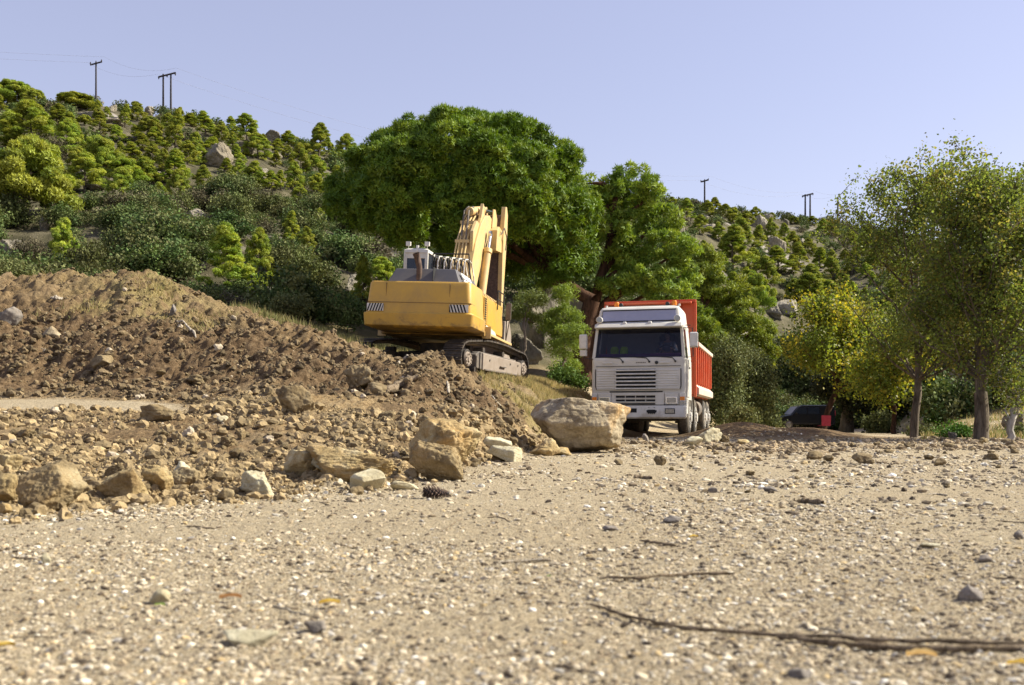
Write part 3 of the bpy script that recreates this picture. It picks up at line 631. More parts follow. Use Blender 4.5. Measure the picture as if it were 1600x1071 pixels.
# --- the round stone pine: crown outline from the photo's skyline, real depth
g = np.random.default_rng(500)
YC = 40.0; b0 = wp(728, 655, YC)
def stone_outline(u):                      # top and bottom rows of the crown
    top = np.interp(u, [510, 530, 575, 620, 660, 700, 760, 820, 860, 890, 915, 935, 945], [300, 272, 228, 195, 186, 170, 176, 186, 208, 240, 280, 320, 360])
    bot = np.interp(u, [510, 540, 580, 620, 700, 780, 830, 870, 910, 935, 945], [305, 345, 372, 385, 400, 432, 455, 452, 430, 400, 365])
    return top, bot
P = []; cen = wp(735, 325, YC); nl = 0; tries = 0
while nl < 118 and tries < 20000:
    tries += 1
    u = g.uniform(532, 925); t_, b_ = stone_outline(u); v = g.uniform(t_+18, b_-14)
    rr = g.uniform(.65, 1.3); rpx = rr*F/YC
    edge = min(v-t_, (b_-v)*1.3, (u-505)*.8, (948-u)*.8)
    q = 1-abs(u-728)/222; half = 5.4*math.sqrt(max(.0, q))*math.sqrt(max(.03, 1-((v-t_)/(b_-t_)*1.1-.35)**2))
    if edge > rpx*1.6: dy = math.copysign(half*g.uniform(.82, 1.0), g.uniform(-1.9, 1))
    else: dy = g.uniform(-.85, .85)*half; 
    if edge < rpx*.85: rr = max(.42, edge/F*YC*1.05)
    p = wp(u, v, YC+dy); c = np.array([p.x, YC+dy, p.z]); out = c-np.array([cen.x, YC, cen.z-1.5]); out /= np.linalg.norm(out); nl += 1
    for _ in range(int(19*(rr/1.05)**1.7)+3):
        d = g.normal(0, 1, 3); d /= np.linalg.norm(d)
        if d@out < -.15: d = -d
        d[2] = d[2]*.8+.12; P.append((*(c+d*rr*g.uniform(.72, .98)), g.uniform(.16, .33)))
for _ in range(330):
    u = g.uniform(545, 915); t_, b_ = stone_outline(u); v = g.uniform(t_+26, b_-14); p = wp(u, v, YC); P.append((p.x, YC+g.uniform(-1.2, 1.2), p.z, g.uniform(.5, .75)))
r0 = hit(917, 612, 36)
fork = wp(925, 470, YC)
ch = [(wob((r0[0], YC, r0[2]-.6), tuple(fork), 10, .07, g), np.linspace(.44, .33, 10))]
def limb(a, b, r1, r2, n=9, amp=.08, sag=.4): ch.append((wob(a, b, n, amp, g, sag), np.linspace(r1, r2, n)))
hub = wp(860, 430, YC); limb(tuple(fork), tuple(hub), .27, .2, sag=-.1)
for (u, v, dY) in ((600, 300, 0), (650, 260, 2), (720, 240, 2), (790, 250, 2), (850, 270, 1), (560, 330, 1), (680, 330, 3), (760, 330, 3), (880, 340, 1), (640, 340, 3), (905, 400, 0), (830, 350, 2)):
    q = wp(u, v, YC); limb(tuple(hub), (q.x, YC+dY, q.z), .15, .04, sag=.5)
puffs_tree('stone_pine', (r0[0], YC, r0[2]), P, ch, [(.10,.175,.018), (.13,.21,.022), (.075,.14,.016), (.17,.24,.028)],
           'huge round dark green stone pine rising behind the excavator', 'pine', 501, per=150, L=.17, W=.048, mat='stone_pine', up=.8, shell=.6)
# --- the ragged Aleppo pine with the reddish trunk behind the truck, and its neighbours cascading right
def aleppo(label, px, base_row, Y, top_row, blobs, seed, n=260, per=120, cols=None, trunk_r=.3, lean=0, L=.17, W=.055, group=None, bark='bark_red'):
    g = np.random.default_rng(seed); gx, gz = (px-800)*Y/F, hz((px-800)*Y/F, Y); P = []; ch = []
    top = wp(px+lean, top_row+25, Y); zc = gz
    tp = wob((gx, Y, zc-.5), tuple(top), 14, .07, g); ch.append((tp, np.linspace(trunk_r, .05, 14)))
    tot = sum(b[2]*b[3] for b in blobs)
    for (u, v, ru_, rv_) in blobs:
        m = max(4, int(n*ru_*rv_/tot)); c = wp(u, v, Y); rx = ru_*Y/F; rz = rv_*Y/F; yo = g.uniform(-.8, .8)
        for _ in range(m):
            d = g.normal(0, 1, 3); d /= np.linalg.norm(d); q = g.uniform(.35, 1)**.5
            P.append((c.x+d[0]*rx*q, Y+yo+d[1]*rx*.9*q, c.z+d[2]*rz*q, g.uniform(.16, .34)))
        k = int(np.argmin(abs(tp[:, 2]-(c.z-rz*.4-.6*abs(c.x-gx)))))
        ch.append((wob(tp[max(1, k)], (c.x, Y+yo, c.z), 7, .06, g, .15), np.linspace(trunk_r*.42, .03, 7)))
    return puffs_tree('aleppo_pine', (gx, Y, gz), P, ch, cols or [(.18,.24,.034), (.225,.275,.042), (.135,.19,.028)], label, 'pine', seed+1, per=per, L=L, W=W, up=.35, shell=.35, group=group, bark=bark)
aleppo('tall ragged pine with reddish forked trunk directly behind the white truck', 921, 612, 42, 250,
       [(985,275,32,20),(960,300,36,26),(1010,300,24,22),(935,315,30,26),(990,335,44,28),(950,370,40,30),(1035,345,30,22),(1020,385,44,26),(975,410,38,22),(1060,395,30,22),(1065,430,34,20),(1010,440,44,20),(915,290,16,18),(960,450,30,16),(1040,465,40,18)], 520, 360, 150, lean=45, trunk_r=.36)
aleppo('bright green pine with spreading branches right of the tipper body', 1096, 640, 50, 395,
       [(1105,405,26,20),(1090,430,34,24),(1130,450,36,24),(1085,465,36,24),(1150,488,44,26),(1100,505,44,26),(1168,522,40,24),(1120,545,44,24),(1185,555,34,22),(1150,570,40,24)], 530, 420, 150, cols=[(.20,.245,.036),(.25,.28,.045),(.16,.21,.03)])
aleppo('low green pine filling the gap above the tipper side', 1060, 640, 47, 470,
       [(1060,480,34,20),(1085,500,30,20),(1105,530,26,20),(1040,500,30,18)], 540, 110, 120)
aleppo('small bright pine growing against the rock between excavator and truck', 880, 600, 38, 448,
       [(880,465,18,14),(888,490,24,14),(868,512,24,14),(893,520,22,12),(880,545,26,14),(862,500,14,10),(888,572,22,12)], 550, 150, 110, cols=[(.20,.25,.04),(.16,.21,.035)], trunk_r=.10, L=.10, W=.03, bark='bark_grey')
aleppo('thin pale sapling pine left of the excavator hood', 820, 560, 37, 470, [(830,470,22,12),(812,490,16,12),(838,500,14,10)], 555, 50, 90, cols=[(.13,.17,.04)], trunk_r=.06, L=.10, W=.03, bark='bark_grey')['label'] = 'thin sparse pine sapling between excavator boom and small pine'
# --- olive green tamarisk like shrubs right of the truck and dark evergreens behind the van
def leafy_mass(name, label, cat, blobs, Y, seed, n=160, per=80, size=.13, cols=None, stems=(), mat='scrub', bark='bark_grey', depth=.9, group=None, spread=.20):
    g = np.random.default_rng(seed); P, ch = [], []; u0 = sum(b[0] for b in blobs)/len(blobs); gx = (u0-800)*Y/F; gz = hz(gx, Y); base = np.array([gx, Y, gz])
    tot = sum(b[2]*b[3] for b in blobs)
    for (u, v, ru_, rv_) in blobs:
        c = wp(u, v, Y); rx, rz = ru_*Y/F, rv_*Y/F; yo = g.uniform(-1, 1)*rx*.4
        for _ in range(max(4, int(n*ru_*rv_/tot))):
            d = g.normal(0, 1, 3); d /= np.linalg.norm(d); q = g.uniform(.3, 1)**.4
            P.append([c.x+d[0]*rx*q, Y+yo+d[1]*rx*depth*q, max(gz+.05, c.z+d[2]*rz*q)])
    P = np.array(P)-base; v, idx = leaves(P, per, spread, size, g)
    for (u, row, r_) in (stems or [(u0, blobs[0][1], .08)]):
        q = wp(u, row, Y); x0 = (u-800)*Y/F; ch.append((wob((x0-gx, 0, -.3), (q.x-gx, 0, q.z-gz), 8, .04, g), np.linspace(r_, r_*.35, 8)))
        for _ in range(7):
            e = P[g.integers(0, len(P))]; a = ch[-1-_][0][4] if _ == 0 else st; st = a
            ch.append((wob(a, e, 5, .05, g), np.linspace(r_*.35, .01, 5)))
    tv, tq = tubes(ch, 6)
    return tree_obj(name, tuple(base), (v, quad(len(idx)), M[mat], tint_of(idx, cols or OLIVE, g, 4, .3, .25)), (tv, tq, M[bark]), label, cat, group)
GO = [(.14,.165,.055), (.17,.185,.07), (.11,.135,.045)]
leafy_mass('tamarisk', 'grey green tamarisk bush close beside the tipper tailgate', 'bush', [(1135,560,28,30),(1130,610,30,34),(1125,645,26,16)], 40, 600, 150, 90, .10, GO, [(1128,600,.09)])
leafy_mass('tamarisk', 'grey green tamarisk bush between tipper and parked van', 'bush', [(1170,575,30,28),(1178,615,34,30),(1160,645,30,16),(1192,640,16,14)], 43, 610, 190, 90, .10, GO, [(1180,600,.08)])
leafy_mass('dark_evergreen', 'dark evergreen tree right behind the parked van', 'tree', [(1245,560,46,38),(1225,605,30,24),(1275,595,40,34),(1300,560,40,30)], 92, 620, 240, 70, .26, OLIVE, [(1262,620,.25)], spread=.4)
leafy_mass('dark_evergreen', 'dark broad tree with a thick trunk right of the red chair', 'tree', [(1325,600,46,24),(1362,610,38,22),(1300,600,22,16),(1385,632,24,16),(1345,630,34,12)], 50, 630, 260, 80, .15, [(.035,.042,.02),(.045,.05,.022)], [(1322,600,.42)], spread=.25)
leafy_mass('dark_evergreen', 'dark evergreen thicket tree behind the first poplar trunk', 'tree', [(1385,580,30,28),(1375,640,30,20)], 66, 640, 160, 70, .2, OLIVE, [(1405,600,.2)], spread=.35)
GR = [(.09,.17,.028), (.11,.19,.035), (.07,.13,.024)]
for k_, (lab, bl, Y, co) in enumerate([
   ('fresh green bush on the slope between the two poplar trunks', [(1462,648,16,14),(1475,662,16,12)], 40, GR),
   ('low bright green bush left of the forked poplar base', [(1490,678,20,12),(1508,684,14,8)], 27, GR),
   ('rounded green bush high on the slope behind the poplars', [(1480,635,24,16)], 60, GR),
   ('grey green bush beside the pale bare trunk', [(1560,660,18,16),(1590,650,16,14)], 38, GR),
   ('small olive bush at the right edge behind the bare trunk', [(1596,690,12,10)], 27, GO),
   ('low olive bush at the foot of the straight poplar', [(1445,680,20,10)], 30, GO),
   ('wispy olive bush under the yellow leaved tree', [(1372,664,22,14)], 48, GO),
   ('small bush in front of the nose of the parked van', [(1204,664,10,7)], 62, GO),
   ('pale grey green bush on the slope behind the red striped barrier end', [(1160,652,16,10)], 33, GO),
   ('low fresh green weeds beside the stone pine trunk', [(880,588,22,9),(905,598,14,8)], 33, GR),
   ('grey green bush on the crest left of the excavator', [(455,478,28,12)], 36, GO),
   ('dark green bush above the crest left of the excavator', [(500,440,30,28)], 48, OLIVE),
   ('small dark bush beside the slender hill foot pines', [(435,440,22,18)], 50, OLIVE),
   ('olive bush at the bank top by the striped stake', [(20,425,34,14)], 30, GO),
   ]):
    if 'barrier' in lab: lab = 'pale grey green bush standing just right of the soil heap'
    leafy_mass('bush', lab, 'bush', bl, Y, 700+k_, 46, 60, .075*Y/30, co, spread=.12*Y/30)
# --- broadleaf trees
def broad(name, label, px, Y, top_row, crown, seed, nlimb=26, fork=None, r=.2, cols=None, per=52, size=.075, bark='bark_grey', lean=0.0, lowest=.22, spread=.15, up=1.4, twigs=9, group=None):
    """crown(zfrac) -> half width in m at a height fraction"""
    g = np.random.default_rng(seed); gx = (px-800)*Y/F; gz = hz(gx, Y); top = CH+(H-top_row)*Y/F; h = top-gz; ch, E = [], []
    stems = []
    if fork:
        fz = fork[0]*h
        base = wob((0, 0, -.3), (0, 0, fz), 6, .02, g); ch.append((base, np.linspace(r*1.25, r*.95, 6)))
        for dx, dy, hh in fork[1]: stems.append((wob(base[-1], (dx, dy, h*hh), 14, .07, g), r*.72))
    else: stems.append((wob((0, 0, -.3), (lean, 0, h*.88), 16, .05, g), r))
    for P_, r_ in stems:
        ch.append((P_, np.linspace(r_, .02, len(P_))**1.0))
        zz = P_[:, 2]
        for i in range(nlimb):
            q = lowest+(1-lowest)*(i+g.uniform())/nlimb*.97; z0 = q*h*.9-.12*h
            k = int(np.clip(np.searchsorted(zz, max(z0, .18*h)), 1, len(zz)-1)); a = P_[k]; an = g.uniform(0, 2*np.pi); wd = crown(min(q, 1))*g.uniform(.55, 1.0)
            b = np.array([P_[k, 0]*.6+math.cos(an)*wd, P_[k, 1]*.6+math.sin(an)*wd, min(h*1.0, a[2]+wd*up*g.uniform(.6, 1.1)+.05*h)])
            L_ = wob(a, b, 8, .05, g, -.08*wd); ch.append((L_, np.linspace(max(.012, r_*.38*(1-.6*q)), .008, 8)))
            for j in range(twigs):
                s_ = L_[g.integers(3, 8)]; e = s_+np.array([g.normal(0, .32), g.normal(0, .32), g.normal(.18, .25)])*max(.5, wd*.55)
                ch.append((wob(s_, e, 4, .02, g), np.linspace(.010, .004, 4))); E += [s_*.35+e*.65, e]
    E = np.array(E); v, idx = leaves(E, per, spread, size, g); tv, tq = tubes(ch, 6)
    return tree_obj(name, (gx, Y, gz), (v, quad(len(idx)), M['leaf'], tint_of(idx, cols, g, 4, .3, .35)), (tv, tq, M[bark]), label, 'tree', group)
OL = [(.12,.165,.035), (.15,.19,.04), (.095,.135,.03), (.19,.185,.04), (.125,.165,.035)]
YL = [(.22,.24,.035), (.17,.215,.035), (.31,.28,.04), (.12,.17,.03), (.16,.2,.03)]
broad('poplar_tree', 'tall poplar with one straight grey trunk, left of the forked poplar', 1428, 26, 238, lambda q: 2.6*math.sin(min(1, .18+q*.82)*math.pi)**.6+.15, 801, 56, None, .115, OL, 32, .080, lowest=.20, up=1.0)
broad('poplar_tree', 'tall poplar with forked pale based trunk near the right edge', 1532, 22.6, 222, lambda q: 1.75*math.sin(min(1, .2+q*.8)*math.pi)**.6+.12, 802, 24, (.16, ((-.75, .3, .80), (.35, -.2, .88), (1.0, .4, .78))), .145, OL, 33, .074, 'bark_grey', lowest=.28, up=1.0, twigs=8)
broad('poplar_tree', 'leafy poplar crown reaching in from beyond the right edge', 1640, 24.5, 250, lambda q: 1.9*math.sin(min(1, .2+q*.8)*math.pi)**.6+.12, 803, 24, None, .12, OL, 34, .074, lowest=.3, up=1.0)
broad('plane_tree', 'yellowing plane tree with a leaning trunk beside the van', 1283, 45, 440, lambda q: 3.1*math.sin(min(1, .25+q*.75)*math.pi)**.6, 804, 24, None, .17, YL, 46, .14, 'bark_red', lean=.9, lowest=.36, up=.5, spread=.3)
broad('plane_tree', 'yellowing plane tree with thin trunk right of the leaning one', 1397, 38, 500, lambda q: 2.3*math.sin(min(1, .25+q*.75)*math.pi)**.6, 805, 18, None, .11, YL, 40, .12, 'bark_red', lowest=.42, up=.45, spread=.26)
broad('pale_tree', 'small tree with bare whitish trunk at the right edge', 1573, 22.0, 560, lambda q: .7*math.sin(min(1, .3+q*.7)*math.pi), 806, 7, None, .10, OL, 20, .06, 'bark_pale', lowest=.35, up=.8)
# ---------------------------------------------------------------- poles and wires
def pole(label, px, base_row, top_row, kind, Ymin=60):
    x, y, z = hit(px, base_row, Ymin); h = (base_row-top_row)*y/F; ztop = CH+(H-top_row)*y/F
    r = empty('utility_pole', (x, y, z-.5)); tag(r, label, 'utility pole', 'utility poles on the ridge'); hh = ztop-z+.5; k = h/7.5; rad = .13*max(1, y/150)
    legs = [-.7*k, .7*k] if kind == 'H' else [0]
    for lx in legs:
        tv, tq = tubes([([(lx, 0, 0), (lx, 0, hh*.5), (lx, 0, hh)], [rad*1.2, rad, rad*.85])], 8); mesh_np('pole_shaft', tv, tq, M['pole'], r, smooth=True)
    if kind != 'I':
        hw = 1.6*k if kind == 'H' else 1.0*k
        t = .12*max(1, y/150); tilt = .22*hw if kind in 'HT' else 0
        tv, tq = tubes([([(-hw, 0, hh-.2*k-tilt), (0, 0, hh-.15*k), (hw, 0, hh-.1*k+tilt)], [t, t, t])], 4); mesh_np('crossarm', tv, tq, M['pole'], r)
        for ix in (-hw*.95, 0, hw*.95):
            s = 1 if kind == 'T' else -1; z0 = hh-.15*k+ix/hw*tilt
            tv, tq = tubes([([(ix, 0, z0), (ix, 0, z0+s*.2*k), (ix, 0, z0+s*.45*k)], [.07, .1, .05])], 6); mesh_np('insulator', tv, tq, M['pole'], r)
    return Vector((x, y, ztop))
p1 = pole('tarred single pole with a tilted crossarm on the left skyline', 150, 166, 98, 'T'); p2 = pole('twin-legged pole with a crossarm on the left skyline', 261, 180, 116, 'H')
p3 = pole('thin T-shaped pole on the skyline right of the truck', 1101, 328, 282, 'T', 150)
p4 = pole('twin-legged pole far right on the distant skyline', 1262, 345, 304, 'H', 150); p5 = pole('plain bare pole farthest right on the distant skyline', 1309, 348, 308, 'I', 150)
def wire(label, a, b, sag, off):
    n = 24; P = []
    for i in range(n+1):
        t = i/n; p = a.lerp(b, t); P.append((p.x+off[0], p.y, p.z+off[1]-sag*4*t*(1-t)))
    tv, tq = tubes([(P, np.full(n+1, .010))], 4); o = mesh_np('power_line', tv, tq, M['wire']); tag(o, label, 'power line', 'power lines along the ridge')
far_l = Vector((-150, 120, p1.z+4))
for (ox, oz, nm) in ((-1.2, 0, 'lower'), (1.2, .8, 'upper')):
    wire(f'{nm} power line running left from the single pole', far_l, p1, 2, (ox, oz)); wire(f'{nm} power line between the single and twin-legged poles', p1, p2, 1.0, (ox, oz))
    wire(f'{nm} power line from the twin-legged pole down behind the stone pine', p2, p3, 4, (ox, oz)); wire(f'{nm} power line between the two skyline poles right of the truck', p3, p4, 1.5, (ox, oz)); wire(f'{nm} power line from the far twin pole to the farthest pole', p4, p5, .6, (ox, oz))
# ---------------------------------------------------------------- mesh builder for made things
class MB:
    def __init__(s): s.bm = bmesh.new()
    def poly(s, pts, faces, M4=None):
        vs = [s.bm.verts.new((M4 @ Vector(p)) if M4 else p) for p in pts]
        for f in faces:
            try: s.bm.faces.new([vs[i] for i in f])
            except ValueError: pass
        return s
    def box(s, x0, x1, y0, y1, z0, z1, M4=None):
        p = [(x, y, z) for z in (z0, z1) for y in (y0, y1) for x in (x0, x1)]
        return s.poly(p, [(0,2,3,1),(4,5,7,6),(0,1,5,4),(1,3,7,5),(3,2,6,7),(2,0,4,6)], M4)
    def prism(s, prof, a, b, axis='x', M4=None):
        """profile of 2-D points extruded along an axis from a to b; x: (y,z), y: (x,z), z: (x,y)"""
        f = {'x': lambda t, p: (t, p[0], p[1]), 'y': lambda t, p: (p[0], t, p[1]), 'z': lambda t, p: (p[0], p[1], t)}[axis]
        n = len(prof); pts = [f(a, p) for p in prof]+[f(b, p) for p in prof]
        return s.poly(pts, [tuple(range(n))[::-1], tuple(range(n, 2*n))]+[(i, (i+1) % n, n+(i+1) % n, n+i) for i in range(n)], M4)
    def tube(s, P, r, sides=8, cap=True, M4=None):
        P = [Vector(p) for p in P]; rr = r if isinstance(r, (list, tuple)) else [r]*len(P); rings = []
        for i, p in enumerate(P):
            d = (P[min(i+1, len(P)-1)]-P[max(i-1, 0)]).normalized(); up = Vector((0, 0, 1)) if abs(d.z) < .9 else Vector((1, 0, 0))
            a = d.cross(up).normalized(); b = a.cross(d)
            ring = [p+(a*math.cos(t)+b*math.sin(t))*rr[i] for t in [k*2*math.pi/sides for k in range(sides)]]
            rings.append([s.bm.verts.new((M4 @ q) if M4 else q) for q in ring])
        for i in range(len(P)-1):
            for k in range(sides): s.bm.faces.new([rings[i][k], rings[i][(k+1) % sides], rings[i+1][(k+1) % sides], rings[i+1][k]])
        if cap: s.bm.faces.new(rings[0][::-1]); s.bm.faces.new(rings[-1])
        return s
    def cyl(s, c, axis, r, h, sides=20, M4=None, r2=None):
        a = Vector(axis).normalized()*h/2; c = Vector(c); return s.tube([c-a, c+a], [r, r if r2 is None else r2], sides, True, M4)
    def loft(s, rings, cr=.08, seg=3, M4=None):
        """rings: (z, x0, x1, y0, y1); rounded rectangles stacked in z"""
        R_ = []
        for z, x0, x1, y0, y1 in rings:
            pts = []
            for cx, cy, a0 in ((x1-cr, y1-cr, 0), (x0+cr, y1-cr, 90), (x0+cr, y0+cr, 180), (x1-cr, y0+cr, 270)):
                for k in range(seg+1): t = R(a0+90*k/seg); pts.append((cx+cr*math.cos(t), cy+cr*math.sin(t), z))
            R_.append([s.bm.verts.new((M4 @ Vector(p)) if M4 else p) for p in pts])
        n = len(R_[0])
        for i in range(len(R_)-1):
            for k in range(n): s.bm.faces.new([R_[i][k], R_[i][(k+1) % n], R_[i+1][(k+1) % n], R_[i+1][k]])
        s.bm.faces.new(R_[0][::-1]); s.bm.faces.new(R_[-1]); return s
    def build(s, name, mat, parent=None, bevel=0.0, smooth=False, xf=None, seg=2):
        bmesh.ops.recalc_face_normals(s.bm, faces=s.bm.faces)
        if xf: bmesh.ops.transform(s.bm, matrix=xf, verts=s.bm.verts)
        me = bpy.data.meshes.new(name); s.bm.to_mesh(me); s.bm.free(); me.materials.append(M[mat])
        if smooth:
            me.polygons.foreach_set('use_smooth', [True]*len(me.polygons))
            try: me.set_sharp_from_angle(angle=R(40))
            except Exception: pass
        o = link(bpy.data.objects.new(name, me)); o.parent = parent
        if bevel:
            b = o.modifiers.new('edge', 'BEVEL'); b.width = bevel; b.segments = seg; b.limit_method = 'ANGLE'; b.angle_limit = R(35)
        return o
# ================================================================= TRUCK (front faces -y, x to the viewer's right)
tr = empty('dump_truck', (3.33, 26.3, .03), (0, 0, R(-15.4)))
tag(tr, 'white cabbed heavy dump truck with orange tipper body facing the camera', 'truck')
def B(*a, **k): return MB().box(*a, **k)
MB().loft([(.98,-1.24,1.24,.0,1.75),(1.25,-1.245,1.245,-.02,1.75),(2.02,-1.235,1.235,-.02,1.75),(2.10,-1.215,1.215,.0,1.75)], .07).build('cab', 'white', tr, .012)
roof = MB().loft([(2.87,-1.15,1.15,.10,1.75),(2.93,-1.16,1.16,-.02,1.76),(2.99,-1.15,1.15,-.02,1.76),(3.05,-1.12,1.12,.12,1.76),(3.38,-1.08,1.08,.24,1.74),(3.46,-1.03,1.03,.32,1.70),(3.49,-.92,.92,.42,1.6)], .09, 4).build('cab_roof', 'white', tr, .01, True)
for s in (-1, 1):
    pl = MB()
    pl.poly([(s*1.235,.0,2.08),(s*1.15,.0,2.08),(s*1.15,.09,2.08),(s*1.235,.09,2.08),(s*1.155,.15,2.9),(s*1.08,.15,2.9),(s*1.08,.25,2.9),(s*1.155,.25,2.9)],
            [(0,1,2,3),(4,5,6,7),(0,1,5,4),(1,2,6,5),(2,3,7,6),(3,0,4,7)])
    pl.build('windscreen_pillar', 'white', tr, .012); pl = MB()
    pl.poly([(s*1.225,.9,2.08),(s*1.19,.9,2.08),(s*1.19,1.75,2.08),(s*1.225,1.75,2.08),(s*1.15,.95,2.9),(s*1.11,.95,2.9),(s*1.11,1.75,2.9),(s*1.15,1.75,2.9)],
            [(0,1,2,3),(4,5,6,7),(0,1,5,4),(1,2,6,5),(2,3,7,6),(3,0,4,7)])
    pl.build('rear_pillar', 'white', tr, .012)
pl = MB()
pl.box(-1.14, 1.14, 1.70, 1.74, 2.08, 2.9); pl.build('cab_rear_wall', 'white', tr, .012)
MB().poly([(-1.17,.03,2.09),(1.17,.03,2.09),(1.10,.19,2.885),(-1.10,.19,2.885),(-1.17,.04,2.09),(1.17,.04,2.09),(1.10,.20,2.885),(-1.10,.20,2.885)],
          [(0,1,2,3),(7,6,5,4),(0,4,5,1),(1,5,6,2),(2,6,7,3),(3,7,4,0)]).build('windscreen', 'glass', tr)
fr = MB(); fr.tube([(-1.17,.02,2.1),(1.17,.02,2.1)], .018, 6); fr.tube([(-1.10,.175,2.87),(1.10,.175,2.87)], .018, 6)
for s in (-1, 1): fr.tube([(s*1.165,.022,2.1),(s*1.10,.175,2.87)], .018, 6)
fr.build('windscreen_seal', 'black', tr)
for s in (-1, 1):
    MB().poly([(s*1.222,.12,2.1),(s*1.222,.9,2.1),(s*1.15,.95,2.86),(s*1.15,.25,2.86)], [(0,1,2,3)]).build('side_window', 'cabglass', tr)
    d = B(s*1.236 if s > 0 else -1.262, 1.262 if s > 0 else -1.236, .16, .98, 1.05, 2.06).build('door', 'white', tr, .02)
    B(*((1.262, 1.285) if s > 0 else (-1.285, -1.262)), .78, .93, 1.82, 1.86).build('handle', 'black', d, .005)
B(-1.12, 1.12, .30, .42, 2.08, 2.22).build('dashboard', 'purple', tr, .03)
B(-1.18, 1.18, .05, 1.7, 2.095, 2.105).build('cab_floor', 'interior', tr)
for x in (-.72, -.46): 
    MB().loft([(2.1,x-.10,x+.10,.50,.62),(2.36,x-.11,x+.11,.52,.64),(2.43,x-.07,x+.07,.54,.62)], .04).build('hivis_vest', 'hivis', tr, .02)  # hi-vis vests hanging in the cab
st = MB().loft([(2.1,.42,.92,.95,1.1),(2.72,.44,.9,1.0,1.12),(2.78,.5,.84,1.0,1.1)], .05).build('driver_seat', 'interior', tr, .02)
a = [(.68+.2*math.cos(t), .50+.05*math.sin(t), 2.28+.17*math.sin(t)) for t in [k*math.pi/8 for k in range(17)]]
MB().tube(a, .014, 6, False).build('steering_wheel', 'black', tr)
# roof visor panel, lip, lamps
MB().poly([(-1.0,.115,3.075),(1.0,.115,3.075),(.97,.215,3.365),(-.97,.215,3.365),(-1.0,.16,3.075),(1.0,.16,3.075),(.97,.26,3.365),(-.97,.26,3.365)],
          [(0,1,2,3),(7,6,5,4),(0,4,5,1),(1,5,6,2),(2,6,7,3),(3,7,4,0)]).build('sun_visor', 'visor', tr, .01)
e = MB(); rim = [(-1.01,.105,3.065),(1.01,.105,3.065),(.98,.21,3.375),(-.98,.21,3.375),(-1.01,.105,3.065)]; e.tube(rim, .016, 6); e.build('visor_rim', 'black', tr)
MB().prism([(-.09,2.875),(-.11,2.90),(-.02,2.995),(.10,2.995),(.10,2.875)], -1.15, 1.15).build('visor_lip', 'white', tr, .012)
for s in (-1, 1):
    l = MB().cyl((s*1.03,.0,3.11), (0,1,0), .088, .10, 20).build('round_lamp', 'whitetrim', tr, .012, True); MB().cyl((s*1.03,-.055,3.11), (0,1,0), .072, .012, 20).build('lens', 'lens', l, .003, True)
for x in (-.36, .31): MB().loft([(2.995,x-.06,x+.06,-.03,.05),(3.05,x-.04,x+.04,-.01,.04)], .02).build('marker_lamp', 'whitetrim', tr, .01)
for x in (-.69, .87):
    bk = MB().cyl((x,.75,3.50), (0,0,1), .05, .05, 16).build('beacon', 'black', tr, .004, True)
    MB().tube([(x,.75,3.525),(x,.75,3.62),(x,.75,3.66)], [.072,.068,.05], 16).build('amber_dome', 'amber', bk, .006, True)
for x in (-.56, .70): MB().cyl((x,.66,3.56), (0,1,0), .058, .10, 16).build('roof_lamp', 'black', tr, .01, True)
for x in (-.94, 1.02): MB().cyl((x,.6,3.52), (0,0,1), .03, .06, 12).build('marker_lamp', 'whitetrim', tr, .006, True)
MB().tube([(-.94,.75,3.53),(1.02,.75,3.53)], .017, 8).build('roof_bar', 'steel', tr)
MB().tube([(.98,.9,3.47),(1.0,.92,3.75),(1.01,.95,3.98)], [.006,.005,.003], 6).build('aerial', 'black', tr)
# front panels
B(-1.12, 1.12, -.045, -.02, 1.86, 1.87).build('panel_gap', 'slot', tr)
B(-1.115, 1.115, -.052, -.02, 1.235, 1.80).build('grille_panel', 'white', tr, .015)
lv = MB(); lr0 = MB()
for i in range(8):
    z = 1.27+i*.066
    lv.prism([(-.049, z), (-.064, z+.01), (-.049, z+.05)], -1.08, -.585); lr0.prism([(-.049, z), (-.064, z+.01), (-.049, z+.05)], .485, 1.06)
lv.build('louvre_panel', 'white', tr); lr0.build('louvre_panel', 'white', tr)
B(-.575, .47, -.056, -.05, 1.245, 1.79).build('grille_recess', 'slot', tr)
sl_ = MB()
for i in range(6):
    z = 1.262+i*.0965
    sl_.prism([(-.054, z-.012), (-.100, z-.004), (-.100, z+.022), (-.054, z+.036)], -.59, .49)
    for x in (-.66, .56): sl_.cyl((x,-.06,z+.01), (0,1,0), .014, .03, 8)
sl_.build('grille_slats', 'whitetrim', tr, .004)
for s in (-1, 1): MB().tube([(s*1.125,-.05,1.79),(s*1.13,-.05,1.70),(s*1.13,-.05,1.34),(s*1.10,-.05,1.25)], .012, 6).build('panel_seam', 'black', tr)
B(-.75, .65, -.035, -.022, 1.175, 1.205).build('lower_slot', 'slot', tr)
B(-.70, .69, -.050, -.0, .845, 1.165).build('lower_grille', 'white', tr, .01)
rc = MB()
for z0, z1 in ((1.03, 1.085), (.935, .985), (.852, .888)):
    for x0, x1 in (((-.58,-.34),(-.32,-.07),(-.05,.20),(.22,.46)) if z0 > .9 else ((-.58, .46),)): rc.box(x0, x1, -.056, -.049, z0, z1)
rc.build('grille_recess', 'slot', tr)
tv_ = MB()
for z in (1.01, 1.10, .915): tv_.box(-.60, .48, -.075, -.052, z, z+.012)
tv_.build('grille_slats', 'whitetrim', tr, .003)
